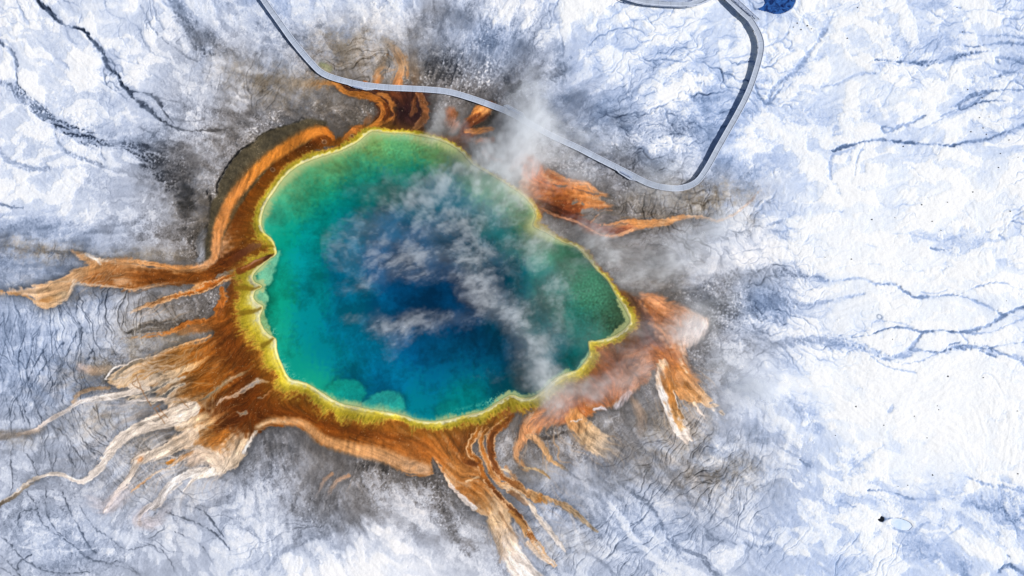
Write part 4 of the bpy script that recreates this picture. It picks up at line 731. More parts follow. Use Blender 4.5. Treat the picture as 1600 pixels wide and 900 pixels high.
# thin stained rills running out past the ends of the mats
FIL = regmask([(230,600,110,60,-20,1),(260,710,110,60,-40,1),(330,740,70,40,-50,.8),(120,440,90,30,0,.7),(240,500,70,40,-10,.8),(860,690,70,50,30,.9),(940,690,50,40,40,1),(1070,640,60,60,50,1),(800,840,60,60,40,.9),(880,800,60,40,30,.8),(1010,340,100,20,0,.6),(600,100,50,40,0,.8),(540,750,60,24,0,.5),(1090,590,50,40,40,.7),(730,230,50,24,30,.5)])
W3 = rills(np.clip(FIL * 1.2 - .1, 0, 1), 15, 30, 110, FX, FY, .45, 23); W4 = rills(np.clip(FIL * 1.2 - .25, 0, 1), 13, 20, 70, FX, FY, .5, 24)
w3 = np.clip(blur(W3) * 1.5, 0, 1) * np.clip(FIL * 1.6 - .2, 0, 1) * .75
fc = np.array((206, 164, 122), f4) / 255 * (1 - ss(110, 200, BIG))[..., None] + np.array((236, 222, 212), f4) / 255 * ss(110, 200, BIG)[..., None]
COL = COL * (1 - w3[..., None]) + fc * w3[..., None]
COL = mix(COL, np.array((134, 98, 62), f4) / 255, np.clip(W4, 0, 1) * np.clip(FIL * 1.5 - .3, 0, 1) * .4)
# olive mat outside the orange arc
sl, S = poly_sdf(OLV, R=24, warp=.4)
m = ss(2.2, -3.2, S + .8 * L_q[sl]) * .92
oc = np.array((76, 68, 50), f4) / 255 * (1 + .14 * L_m[sl] * .5 + .1 * nm[sl])[..., None]
COL[sl] = mix(COL[sl], oc, m)
sl2, S2, T2 = dist_line(spline([(350,345,10),(372,300,10),(395,268,9),(430,240,9),(470,212,7),(495,200,6)], 3), 20, .6)
COL[sl2] = mix(COL[sl2], np.array((118, 84, 46), f4) / 255, ss(8, -4, S2) * .55)
MAT[sl] = np.maximum(MAT[sl], m)

for (sl, S, T, P), (pts, stops, edge, alpha, soft, halo, cut, st, warp) in zip(FR, FLOWS):
    ts = [s[0] for s in stops]; cs = np.array([s[1] for s in stops], f4) / 255
    tj = T + .05 * nm[sl]
    c = np.stack([np.interp(tj, ts, cs[:, i]) for i in range(3)], -1).astype(f4)
    c = c * (1 + st * streak[sl] - .22 * np.clip(W2[sl], 0, 1) * (st > .05) + .14 * np.clip(W1[sl], 0, 1) * (st > .05) + .05 * L_f[sl] + .05 * L_q[sl] + .05 * npf[sl] + .05 * Z3[sl])[..., None]
    a = np.ones_like(S) if alpha is None else np.interp(T, [x[0] for x in alpha], [x[1] for x in alpha]).astype(f4)
    sm_ = 1.0 if st > .05 else .25
    Sn = S + (cut * 2.4 * L_m[sl] + .35 * npf[sl]) * sm_ + (.5 + 1.6 * T) * .55 * np.maximum(Z3[sl] + .4 * L_m[sl], -.6) * np.clip(P[:, 2].max() / 5, 0, 1.6) * (st > .05)
    m = ss(soft + .3, -soft - .3, Sn) * a
    COL[sl] = mix(COL[sl], c, m)
    if edge is not None:
        ec, es, ew = edge
        e = np.exp(-((Sn + ew * .6) / ew) ** 2) * es * a * np.clip(.75 + .4 * nm[sl], 0, 1)
        COL[sl] = mix(COL[sl], np.array(ec, f4) / 255, e)
    MAT[sl] = np.maximum(MAT[sl], m)
# grain over the mats: pale mineral flecks and dark filaments
fle = N(T_bp2, 1.6, 210, 77) + .4 * nh
g = ss(2.1, 3.2, fle + .5 * nm) * MAT * .4; COL = mix(COL, np.array((228, 196, 160), f4) / 255, g)
g = ss(1.9, 3.0, -fle + .6 * L_m) * MAT * .12; COL = COL * (1 - g[..., None])

# ---- pool rim
RW = [(-180,30),(-172,24),(-165,16),(-158,12),(-150,11),(-140,10),(-130,9),(-120,9),(-110,8),(-100,6),(-85,5),(-70,5),(-50,6),(-35,8),(-20,5),(-10,5),(0,7),(5,10),(10,12),(15,14),(22,14),(30,16),(40,18),(50,17),(60,18),(75,20),(90,21),(105,20),(115,22),(125,26),(135,30),(145,32),(155,34),(165,33),(172,30),(180,30)]
RWm = np.interp(ANG, [a for a, b in RW], [b for a, b in RW]).astype(f4)
radial = lic([T_bp2], (GX - cx0) / (RAD + 1), (GY - cy0) / (RAD + 1), 5, 1.3, [1.0])[0]
d = PD + 0.6 * n3
u = np.clip(d / (RWm * np.clip(1 + .22 * N(T_mot, 1.6, 77, 512) + .1 * nm, .6, 1.5)), 0, 1.5)
wobble = u + .09 * radial * ss(.3, .9, u) + .12 * npl * ss(.2, .8, u) + .05 * nm + .05 * L_q
rc = np.array([(234,228,178),(222,212,136),(202,184,72),(174,154,38),(196,160,56),(178,124,42),(128,80,22)], f4) / 255
rs = [0, .07, .2, .42, .62, .85, 1.05]
wobble = np.where(u < .2, wobble + .05 * npf, wobble)
rimc = np.stack([np.interp(wobble, rs, rc[:, i]) for i in range(3)], -1).astype(f4)
rimc *= (1 + .07 * npf + .06 * npl)[..., None]
rimc *= (1 + .10 * radial * ss(.2, .7, u) + .05 * nm)[..., None]
ring = np.sin(d * 1.15 + .8 * n1) * ss(14, 2, d) * .07
rimc *= (1 + ring)[..., None]
ra = ss(1.25, .60, wobble) * (PD > -30) * (PD < 60)
# olive dark tufts in the middle of the rim
tf = ss(.35, .6, wobble) * ss(.95, .7, wobble) * ss(.1, 1.2, radial + .5 * nm) * .45
rimc = mix(rimc, np.array((96, 92, 20), f4) / 255, tf)
frg = regmask([(372,470,16,110,0,1),(400,560,30,50,-35,1),(440,600,40,24,30,.8)]) * ss(.7, 1.05, wobble) * ss(-.3, .9, radial + .5 * L_q)
rimc = mix(rimc, np.array((214, 166, 92), f4) / 255, np.clip(frg * .7, 0, 1))
ra *= np.interp(ANG, [-180,-60,-45,-30,-15,0,180], [1,1,.75,.85,.8,1,1]).astype(f4)
COL = mix(COL, rimc, ra)
# yellow-brown transition outside the rim
tr = np.exp(-np.maximum(PD - RWm, 0) / 9.0) * (PD > 0) * (PD < 80) * .35
COL = mix(COL, np.array((138, 96, 24), f4) / 255, tr * (1 - ra) * MAT)
for pts, c in (([(437,387,1),(424,385,1),(412,386,2)], (120,96,20)), ([(408,449,1),(396,452,2),(380,450,3),(368,450,3)], (122,92,18)), ([(408,481,1),(398,486,2),(388,488,3),(376,490,3)], (126,98,20)), ([(428,527,1),(420,534,2),(410,540,3)], (118,92,20)), ([(425,400,2),(416,406,3),(408,410,2)], (86,46,20)), ([(797,621,1),(800,630,3),(802,640,4)], (140,124,30))):
    sl, S, T = dist_line(spline(pts, 3), 10, .4); COL[sl] = mix(COL[sl], np.array(c, f4) / 255, ss(2.5, -1, S) * .75)
for pts, stops in (([(428,399,2.5),(418,405,3.5),(404,410,4.5),(390,417,5),(374,424,5)], [(120,84,24),(112,58,22),(120,60,20)]), ([(406,384,3),(396,387,5),(384,393,5),(370,402,5),(356,412,4)], [(124,84,50),(98,52,30),(100,50,16)]), ([(424,400,1),(410,405,1.4),(398,409,1.2),(388,416,1),(378,420,1)], [(60,28,14),(196,140,110),(170,110,70)]), ([(425,402,1),(414,408,1.2)], [(70,34,16),(60,30,14)])):
    sl, S, T = dist_line(spline(pts, 3), 10, .5); cc = np.array(stops, f4) / 255; tt = np.linspace(0, 1, len(cc))
    c = np.stack([np.interp(T, tt, cc[:, i]) for i in range(3)], -1).astype(f4) * (1 + .10 * streak[sl] + .06 * npf[sl])[..., None]
    COL[sl] = mix(COL[sl], c, ss(1.8, -1.4, S + .5 * npf[sl]) * .9 * (PD[sl] > 0))
# small ringed vents in the mat
for x, y, r in ((427,265,3.5),(507,221,3.5),(550,212,2.5)):
    sl, g, dd = blob(x, y, r, r * .8, 20, .3)
    COL[sl] = mix(COL[sl], np.array((168,160,156), f4) / 255, np.exp(-((dd - 1) / .3) ** 2) * .38); COL[sl] = mix(COL[sl], np.array((76,50,36), f4) / 255, ss(.9, .5, dd) * .7)
# broken crust trail west (old footprint-like edges)
for pts in ([(246,636),(252,644),(262,655)],[(242,640),(250,652),(258,664)],[(240,640),(250,634)],[(250,654),(258,650)],[(280,624),(288,632),(294,638)],[(214,594),(206,600),(224,612)],[(212,586),(222,612),(236,636)]):
    sl, S, T = dist_line(spline([(a, b, .5) for a, b in pts], 3), 6, .5); COL[sl] = mix(COL[sl], np.array((150,108,72), f4) / 255, ss(1, -.4, S) * .75)

# ---- water colour
WS = [(440,300,(120,190,130)),(455,285,(110,185,130)),(500,262,(110,180,120)),(540,240,(120,180,110)),(590,222,(130,175,100)),(640,226,(110,160,95)),(690,240,(96,140,84)),(740,285,(100,160,120)),(800,305,(120,170,130)),(826,330,(90,140,100)),
 (620,240,(70,165,115)),(560,260,(50,160,125)),(500,290,(30,165,130)),(460,320,(40,170,135)),(430,345,(60,175,140)),(450,370,(0,150,125)),(440,420,(10,160,135)),(435,470,(10,160,130)),(440,520,(20,165,135)),(470,560,(10,150,130)),(500,590,(20,160,130)),
 (640,270,(10,135,125)),(600,290,(0,128,130)),(560,300,(0,132,135)),(520,330,(0,140,140)),(490,370,(0,148,150)),(480,410,(0,148,158)),(490,460,(0,140,158)),(480,510,(0,138,150)),(510,550,(0,128,148)),(550,580,(0,118,150)),
 (540,400,(0,115,165)),(550,350,(0,112,158)),(545,450,(0,112,160)),(540,500,(0,128,172)),(570,520,(0,130,180)),(590,560,(0,122,175)),(620,590,(0,116,160)),(600,500,(0,98,160)),
 (600,340,(0,92,145)),(650,310,(0,98,132)),(700,300,(0,100,128)),(720,330,(0,96,124)),(600,400,(0,84,145)),(650,380,(0,82,138)),(700,360,(0,84,130)),(650,440,(0,68,122)),(680,460,(0,62,114)),(720,470,(0,64,116)),(650,490,(0,68,122)),(700,500,(0,64,116)),
 (640,540,(0,96,160)),(680,560,(0,84,136)),(730,560,(0,74,122)),(720,590,(0,96,132)),(680,600,(0,104,150)),(660,625,(0,122,138)),(710,630,(0,128,130)),(760,600,(0,100,128)),(780,570,(0,72,110)),(740,620,(0,128,128)),(800,600,(0,90,105)),(830,600,(0,92,104)),(850,570,(0,84,104)),
 (750,400,(0,88,125)),(770,350,(20,115,125)),(760,440,(0,72,118)),(780,500,(0,78,118)),(800,430,(0,96,122)),(800,380,(20,120,125)),(835,400,(50,145,130)),(860,390,(60,140,105)),(880,400,(60,114,88)),(850,440,(20,118,118)),(830,500,(10,96,108)),(870,470,(30,120,112)),
 (870,540,(0,86,98)),(900,500,(44,116,106)),(920,450,(58,114,88)),(940,470,(66,120,92)),(960,500,(72,114,84)),(930,510,(40,110,98)),(900,560,(20,96,92)),(900,420,(52,106,82)),(950,445,(70,118,90)),(840,370,(130,150,90))]
k = 4
sx = (GX + 5 * n1 + 4 * n3)[::k, ::k]; sy = (GY + 5 * n2 + 4 * n4)[::k, ::k]
Wc = np.zeros(sx.shape + (3,), f4); Wt = np.zeros(sx.shape, f4) + 1e-9
for x, y, c in WS:
    q = ((sx - x) ** 2 + (sy - y) ** 2)
    g = np.exp(-q / (2 * 17.0 ** 2)) + 1e-5 / (1 + q / 400) ** 2
    Wc += g[..., None] * (np.array(c, f4) / 255); Wt += g
WC = up(Wc / Wt[..., None], k)
wn = .6 * N(T_mot, 1.0, 60, 60) + .4 * n1
WC *= .94
dpk = ss(20, 110, BIG)
WC[..., 2] *= 1 - .13 * dpk; WC[..., 1] *= 1 - .05 * dpk
wn = wn + .10 * Z3 + .6 * npl + .35 * npf + .1 * L_q
wn = np.clip(wn, -1.6, 1.1) - .25
WC = WC * (1 + .085 * wn)[..., None] + (.02 * wn)[..., None] * np.array((0, .8, 1), f4)
# underwater ledges
def ledge(pts, c, a, soft=2.0):
    sl, S = poly_sdf(pts, R=20, warp=1.3); m = ss(soft, -soft, S) * a
    sh = np.exp(-np.maximum(S, 0) / 3.5) * (S < 20) * .4 * a; WC[sl] = WC[sl] * (1 - sh * (1 - m))[..., None]
    cc = np.array(c, f4) / 255 * (1 + .07 * nm[sl] + .06 * n1[sl])[..., None]
    WC[sl] = mix(WC[sl], cc, m)
ledge([(520,596),(534,591),(556,593),(568,602),(572,612),(566,626),(554,632),(530,628),(510,612)], (20,160,134), .65, 3.5)
ledge([(566,630),(578,618),(592,611),(606,609),(618,613),(628,618),(632,630),(632,642),(600,650),(570,640)], (48,172,148), .7, 3.5)
ledge([(680,640),(694,632),(706,630),(714,634),(718,640),(714,650),(690,652)], (10,138,130), .45, 4)
ledge([(412,398),(424,396),(440,394),(438,404),(436,412),(432,424),(428,436),(424,446),(414,450),(404,440),(404,420)], (140,200,160), .75, 3)
ledge([(410,452),(416,458),(420,468),(416,478),(408,480),(396,470),(400,455)], (150,205,160), .8, 2)
ledge([(410,482),(414,494),(420,508),(426,522),(416,520),(406,508),(402,495)], (170,190,120), .8, 1.5)
ledge([(926,536),(936,536),(932,552),(924,566),(912,578),(900,584),(908,566),(918,552)], (150,180,150), .7, 2)
# pale shelf margin, ragged in places
SHW = np.interp(ANG, [-180,-170,-160,-140,-120,-100,-80,-60,-45,-30,-18,-10,0,8,16,25,35,50,65,80,95,110,125,140,150,160,170,180], [6,5,14,20,20,18,14,12,16,20,16,4,4,4,4,6,7,6,6,8,14,18,12,9,9,7,6,6]).astype(f4)
di = -PD
rag = di + .5 * radial + 2.2 * npl + 1.2 * npf + .8 * L_q
sh = ss(1.0, .0, rag / SHW)
pc = np.array((198, 204, 140), f4) / 255
WC = mix(WC, pc, np.clip(sh * .8, 0, 1))
pc2 = ss(.35, 0, di / SHW) * np.clip(.5 + .3 * npf + .2 * npl, .15, .9)
WC = mix(WC, np.array((222, 216, 150), f4) / 255, pc2)
# broken pale crust along the south and west shelf
bs = regmask([(425,500,12,26,0,1),(448,575,16,26,-40,1),(470,595,20,12,30,1),(480,600,24,8,40,.8),(745,640,40,8,-20,1),(770,628,24,7,-30,1),(720,650,20,5,0,.7),(640,215,60,8,0,.3),(436,470,6,20,0,.6)])
bsm = np.clip(ss(-.2, .9, .4 * radial + .9 * npf + .6 * nh + .4 * nm) * bs * 1.3 * ss(-1, 2, di) * ss(18, 8, di), 0, 1)
WC = mix(WC, np.array((136, 212, 178), f4) / 255, bsm * .75)
spk = regmask([(930,470,50,40,50,1),(960,505,20,20,0,1),(930,510,40,20,0,.5),(630,230,120,16,0,.5),(820,330,16,20,0,.6),(590,640,50,10,0,.5)])
WC = WC * (1 + .10 * spn * spk)[..., None]
SHAL = np.clip(ss(.5, 4.0, di), 0, 1)

# ---- height (metres)
PXM = 0.19
hg = .10 * n1 * ss(20, 120, BIG) + .045 * (Bs - 7) * ss(10, 40, PD) + .02 * npf + .015 * L_q + .012 * Z3
hg -= .10 * VM + .05 * crk + .03 * crk2 + .05 * vein + .03 * vein2
hg = hg * (1 - .75 * MAT)
for (sl, S, T, P), fl in zip(FR, FLOWS):
    if fl[4] < 3: hg[sl] += .045 * np.exp(-((S + .3) / 1.2) ** 2) * (1 if fl[7] else 0)
hg += MAT * (.02 * L_m + .015 * nh)
rimup = .10 * np.exp(-((PD - .8) / 2.2) ** 2)
HGT = hg * ss(0, 10, PD) + rimup * (PD > -3)
HGT += .03 * radial * ss(.3, .7, u) * ss(1.1, .8, u) * (PD > 0)
HGT = np.where(PD < 0, np.minimum(.09 + PD * .06, .09), HGT + .02)
HGT = np.where(PD < -12, -.63 - np.clip(-FULL - 12, 0, 200) * .035, HGT)
BED = mix(COL, np.array((206, 200, 130), f4) / 255, ss(1, -2, PD))
COL = np.clip(BED, 0, 1); WC = np.clip(WC, 0, 1)

# ---- steam density map
ST = np.zeros((H_, W_), f4)
ca, sa = math.cos(.4), math.sin(.4)
ua, va = (GX * ca - GY * sa) * .62, (GX * sa + GY * ca)
ua, va = ua + 5 * n1, va + 5 * n2
T_st = fft_noise(1024, 1.3, 12, 13)
sn = samp(T_st, ua * .9 + 77, va * .9 + 31) * .8 + .30 * samp(T_mot, ua * 2.4, va * 2.4) + .06 * samp(T_mid, ua * 3.1, va * 3.1)
STB = [ # x,y,rx,ry,rot,amount,wispiness(0 soft..1 wispy)
 (650,300,46,24,10,.62,1),(600,325,40,20,-20,.5,1),(560,345,36,14,-20,.42,1),(700,285,30,16,20,.5,1),(740,300,40,22,20,.6,.8),(790,320,44,24,20,.6,.7),(620,360,70,20,-5,.5,1),(560,390,40,16,0,.35,1),(640,400,60,20,-5,.5,1),(700,400,50,24,0,.5,1),(600,430,50,16,-10,.4,1),
 (660,430,40,14,10,.4,1),(720,440,36,20,40,.55,.9),(745,470,34,26,50,.7,.8),(780,495,36,22,50,.75,.7),(805,535,28,20,60,.7,.7),(830,570,26,18,50,.6,.5),(850,595,32,20,20,1.15,.3),(600,515,34,14,30,.5,1),(640,510,40,12,-10,.45,1),(615,535,16,12,-40,.5,1),(690,512,50,12,-5,.45,1),(560,495,20,8,10,.35,1),
 (580,290,30,14,0,.3,1),(760,340,60,30,0,.35,.9),(690,350,50,20,0,.42,1),(780,400,60,24,0,.3,.9),(840,400,26,22,60,.5,.6),(855,380,24,20,0,.55,.5),(880,440,36,30,0,.36,.7),(840,470,40,30,0,.35,.7),(760,260,40,24,20,.6,.5),(800,290,40,20,30,.85,.3),(720,265,30,14,20,.35,.7),
 (825,200,26,32,0,2.2,.25),(830,168,30,26,0,1.1,.5),(815,228,32,24,0,1.3,.3),(798,255,36,22,0,1.1,.4),(796,200,20,24,0,.3,.5),(850,195,26,22,0,.65,.4),(840,140,30,22,0,.35,.6),(870,220,30,20,30,.4,.5),(900,200,40,24,20,.3,.6),(950,210,46,20,20,.28,.6),(900,265,40,20,20,.4,.5),
 (850,250,24,16,0,.45,.5),(820,275,30,16,0,.55,.4),(775,235,24,12,0,.25,.5),(742,236,18,9,0,.25,.5),(685,205,12,22,10,.55,.6),(690,175,10,18,0,.35,.7),(716,214,14,10,0,.25,.6),(705,226,20,8,0,.3,.6),(760,255,26,12,0,.4,.5),(865,290,26,14,30,.22,.6),(880,290,20,10,0,.1,.6),
 (1035,275,30,24,0,.5,.5),(1010,300,40,16,0,.2,.5),(1060,250,24,16,0,.2,.6),(900,240,30,14,0,.3,.5),(960,385,50,22,20,.42,.6),(1010,400,60,26,0,.42,.6),(1070,375,60,26,-10,.5,.5),(1110,350,50,24,-10,.45,.5),(930,380,30,20,40,.45,.5),(980,430,50,18,20,.3,.6),(1060,420,60,22,0,.35,.6),
 (1090,470,50,26,20,.25,.6),(1130,500,40,30,30,.16,.6),(1088,512,22,24,0,.6,.15),(1066,522,26,22,0,.42,.3),(975,585,32,16,-10,.5,.5),(945,600,28,14,0,.4,.5),(900,598,38,16,0,.6,.4),(880,618,34,14,-10,.45,.5),(1020,545,40,30,0,.1,.3),(1000,565,26,16,0,.28,.5),(950,552,36,16,-20,.2,.5),(1000,540,24,20,0,.12,.5),
 (1010,505,20,20,0,.25,.5),(860,640,40,14,-20,.25,.5),(1160,600,50,36,30,.5,.3),(1200,640,44,22,30,.4,.4),(1230,600,60,30,10,.25,.4),(1120,560,30,20,0,.3,.4),(920,520,30,20,0,.18,.6),(760,600,24,12,0,.12,1),(860,520,30,30,0,.3,.6),(840,545,24,24,0,.35,.6),(1180,420,80,40,-10,.12,.5),(1020,580,20,12,0,.15,.5),(1120,330,50,20,0,.12,.5)]
for x, y, rx, ry, rot, a, wsp in STB:
    R = max(rx, ry) * 2.4 + 12
    sl = win(x - R, x + R, y - R, y + R)
    c, s = math.cos(math.radians(rot)), math.sin(math.radians(rot))
    dx = GX[sl] - x + 8 * n1[sl] + 1.0 * n3[sl]; dy = GY[sl] - y + 8 * n2[sl] + 1.0 * n4[sl]
    q = ((dx * c + dy * s) / (rx * 1.1)) ** 2 + ((-dx * s + dy * c) / (ry * 1.1)) ** 2
    g = np.exp(-q)
    v = g * (1 - wsp + wsp * (.32 + 1.15 * ss(-.9, 2.6, sn[sl]))) * (1 + .14 * sn[sl]) * a
    ST[sl] += np.maximum(v - .02, 0)
ST = 1.05 * ST * (1 - .16 * (PD < 0))
# ---- small pools: outlines, dips in the ground, dark rims
BLUEPOOL = [(1183,14),(1190,11),(1195,4),(1192,-6),(1200,-20),(1218,-26),(1234,-22),(1243,-5),(1240,8),(1231,17),(1214,22),(1198,18)]
VENTHOLE = [(1371,812),(1375,810),(1377,806),(1381,808),(1382,812),(1379,816),(1375,815)]
PALEPOOL = [(1392,815),(1398,810),(1408,811),(1420,816),(1425,823),(1420,828),(1408,828),(1397,823)]
for P_, depth, wrp in ((BLUEPOOL, .35, .2), (VENTHOLE, .3, .1), (PALEPOOL, .3, .15)):
    sl, S = poly_sdf(P_, R=14, warp=0.0)
    HGT[sl] = HGT[sl] * ss(0, 6, S) + np.where(S < 0, -depth, 0) + .04 * (S > 0) * ss(6, 1, S)
    COL[sl] = mix(COL[sl], np.array((120, 138, 176), f4) / 255, np.exp(-(S / 1.0) ** 2) * .45 * ss(-1, .5, npf[sl]))
sl, g, dd = blob(1374, 495, 4.2, 3.2, 30, .2); COL[sl] = mix(COL[sl], np.array((70, 92, 130), f4) / 255, np.exp(-((dd - 1) / .3) ** 2) * .5); HGT[sl] -= .04 * (dd < 1)
STEAM_K = 1.05
# ---------------------------------------------------------------- building helpers
C = scene.collection
def tag(o, label=None, cat=None, group=None, kind=None):
    if label: o['label'] = label
    if cat: o['category'] = cat
    if group: o['group'] = group
    if kind: o['kind'] = kind
    return o
def wpt(px, py, z=0.0):                       # traced ground coordinates to metres
    return Vector(((px - 800) * PXM, (450 - py) * PXM, z))
def nodes(name):
    m = bpy.data.materials.new(name); m.use_nodes = True
    t = m.node_tree; return m, t, t.nodes["Principled BSDF"], t.nodes["Material Output"]
def N_(t, typ, **kw):
    n = t.nodes.new(typ)
    for k_, v in kw.items(): setattr(n, k_, v)
    return n
def srgb2lin(a):
    a = np.clip(a, 0, 1); return np.where(a <= .04045, a / 12.92, ((a + .055) / 1.055) ** 2.4).astype(np.float32)
ALB = 0.82
KR = np.array((1.03, 1.005, .955), np.float32)     # white balance of the light on the ground

def grid_mesh(name, xs, ys, z, col, attrs=()):
    """xs ascending (m), ys descending rows; z[row,col]"""
    nx, ny = len(xs), len(ys)
    co = np.empty((ny, nx, 3), np.float32); co[..., 0] = xs[None, :]; co[..., 1] = ys[:, None]; co[..., 2] = z
    i = np.arange(ny * nx, dtype=np.int32).reshape(ny, nx)
    q = np.stack([i[1:, :-1], i[1:, 1:], i[:-1, 1:], i[:-1, :-1]], -1).reshape(-1, 4)
    return raw_mesh(name, co.reshape(-1, 3), q, col.reshape(-1, 3), [(k_, a.reshape(-1)) for k_, a in attrs])
def raw_mesh(name, co, q, col, attrs):
    me = bpy.data.meshes.new(name)
    me.vertices.add(len(co)); me.vertices.foreach_set("co", np.ascontiguousarray(co, np.float32).ravel())
    me.loops.add(q.size); me.loops.foreach_set("vertex_index", np.ascontiguousarray(q, np.int32).ravel())
    me.polygons.add(len(q)); me.polygons.foreach_set("loop_start", np.arange(0, q.size, 4, dtype=np.int32))
    me.polygons.foreach_set("use_smooth", np.ones(len(q), bool))
    a = me.color_attributes.new("tone", 'FLOAT_COLOR', 'POINT')
    c4 = np.ones((len(co), 4), np.float32); c4[:, :3] = col; a.data.foreach_set("color", c4.ravel())
    for k_, v in attrs:
        a = me.attributes.new(k_, 'FLOAT', 'POINT'); a.data.foreach_set("value", np.ascontiguousarray(v, np.float32))
    me.update(calc_edges=True)
    return me

# ---------------------------------------------------------------- ground sheet
STEP = 1.0
g1 = np.cumsum(1.06 ** np.arange(1, 140) * 1.0); g1 = g1[g1 < 22000]
ex = np.concatenate([(X0 - g1[::-1]), np.arange(X0, X1 + 1), X1 + g1]).astype(np.float64)
ey = np.concatenate([(Y0 - g1[::-1]), np.arange(Y0, Y1 + 1), Y1 + g1]).astype(np.float64)
def fold(v, a, b):
    L = b - a; t = np.mod(v - a, 2 * L); return np.where(t > L, 2 * L - t, t) + a
ix = (fold(ex, X0, X1) - X0).astype(int).clip(0, W_ - 1); iy = (fold(ey, Y0, Y1) - Y0).astype(int).clip(0, H_ - 1)
def outer(v, a, b):
    return np.maximum(np.maximum(a - v, v - b), 0)
od = np.maximum(outer(ex, X0, X1)[None, :], outer(ey, Y0, Y1)[:, None]).astype(np.float32)
fade = np.clip((od - 60) / 200, 0, 1)
farc = np.array((206, 214, 232), np.float32) / 255
colg = COL[iy][:, ix]
colg = colg * (1 - fade[..., None]) + farc * fade[..., None] * (1 + .06 * samp(T_mid, (ex[None, :] * .07 + 0 * ey[:, None]), (ey[:, None] * .07 + 0 * ex[None, :])))[..., None]
zg = HGT[iy][:, ix] * (1 - fade)
wet = MAT[iy][:, ix] * (1 - fade)
me = grid_mesh("ground", (ex - 800) * PXM, (450 - ey) * PXM, zg, srgb2lin(colg) * ALB * KR, [("wet", wet)])
ground = bpy.data.objects.new("ground", me); C.objects.link(ground)
tag(ground, "white and grey sinter ground with orange and brown microbial mats round the spring", "ground", kind="structure")
m, t, b, o = nodes("sinter_and_mats")
at = N_(t, "ShaderNodeAttribute", attribute_name="tone"); aw = N_(t, "ShaderNodeAttribute", attribute_name="wet")
tc = N_(t, "ShaderNodeTexCoord")
nz = N_(t, "ShaderNodeTexNoise"); nz.inputs["Scale"].default_value = 2.6; nz.inputs["Detail"].default_value = 6; nz.inputs["Roughness"].default_value = .65
t.links.new(tc.outputs["Object"], nz.inputs["Vector"])
mr = N_(t, "ShaderNodeMapRange"); mr.inputs["From Min"].default_value = .25; mr.inputs["From Max"].default_value = .75; mr.inputs["To Min"].default_value = .93; mr.inputs["To Max"].default_value = 1.07
t.links.new(nz.outputs["Fac"], mr.inputs["Value"])
mx = N_(t, "ShaderNodeMix", data_type='RGBA', blend_type='MULTIPLY'); mx.inputs["Factor"].default_value = 1
t.links.new(at.outputs["Color"], mx.inputs["A"]); t.links.new(mr.outputs["Result"], mx.inputs["B"])
t.links.new(mx.outputs["Result"], b.inputs["Base Color"])
r = N_(t, "ShaderNodeMapRange"); r.inputs["To Min"].default_value = .9; r.inputs["To Max"].default_value = .55
t.links.new(aw.outputs["Fac"], r.inputs["Value"]); t.links.new(r.outputs["Result"], b.inputs["Roughness"])
b.inputs["Specular IOR Level"].default_value = .1
bp = N_(t, "ShaderNodeBump"); bp.inputs["Strength"].default_value = .25; bp.inputs["Distance"].default_value = .02
t.links.new(nz.outputs["Fac"], bp.inputs["Height"]); t.links.new(bp.outputs["Normal"], b.inputs["Normal"])
me.materials.append(m)

# ---------------------------------------------------------------- spring water
msk = PD < 1.5
rows = np.where(msk.any(1))[0]; cols = np.where(msk.any(0))[0]
r0, r1, c0, c1 = rows[0], rows[-1] + 1, cols[0], cols[-1] + 1
sub = msk[r0:r1, c0:c1]
fm = sub[:-1, :-1] & sub[1:, :-1] & sub[:-1, 1:] & sub[1:, 1:]
idx = -np.ones(sub.shape, np.int64)
use = np.zeros(sub.shape, bool)
use[:-1, :-1] |= fm; use[1:, :-1] |= fm; use[:-1, 1:] |= fm; use[1:, 1:] |= fm
idx[use] = np.arange(use.sum())
q = np.stack([idx[1:, :-1][fm], idx[1:, 1:][fm], idx[:-1, 1:][fm], idx[:-1, :-1][fm]], -1)
co = np.stack([(GX[r0:r1, c0:c1][use] - 800) * PXM, (450 - GY[r0:r1, c0:c1][use]) * PXM, np.zeros(use.sum(), np.float32)], -1)
me = raw_mesh("hot_spring_water", co, q, (srgb2lin(WC[r0:r1, c0:c1]) * ALB * KR)[use], [("depth", SHAL[r0:r1, c0:c1][use])])
water = bpy.data.objects.new("hot_spring_water", me); C.objects.link(water)
tag(water, "wide steaming hot spring, deep blue in the middle and turquoise to green at its edges", "hot spring", kind="structure")
m, t, b, o = nodes("spring_water")
at = N_(t, "ShaderNodeAttribute", attribute_name="tone"); ad = N_(t, "ShaderNodeAttribute", attribute_name="depth")
t.links.new(at.outputs["Color"], b.inputs["Base Color"])
b.inputs["Roughness"].default_value = .12; b.inputs["IOR"].default_value = 1.33; b.inputs["Specular IOR Level"].default_value = .4
tc = N_(t, "ShaderNodeTexCoord")
nz = N_(t, "ShaderNodeTexNoise"); nz.inputs["Scale"].default_value = 1.6; nz.inputs["Detail"].default_value = 4
t.links.new(tc.outputs["Object"], nz.inputs["Vector"])
bp = N_(t, "ShaderNodeBump"); bp.inputs["Strength"].default_value = .12; bp.inputs["Distance"].default_value = .05
t.links.new(nz.outputs["Fac"], bp.inputs["Height"]); t.links.new(bp.outputs["Normal"], b.inputs["Normal"])
tr_ = N_(t, "ShaderNodeBsdfTransparent"); tr_.inputs[0].default_value = (.9, .97, .94, 1)
ms_ = N_(t, "ShaderNodeMixShader")
t.links.new(ad.outputs["Fac"], ms_.inputs[0]); t.links.new(tr_.outputs[0], ms_.inputs[1]); t.links.new(b.outputs[0], ms_.inputs[2])
t.links.new(ms_.outputs[0], o.inputs["Surface"])
me.materials.append(m)

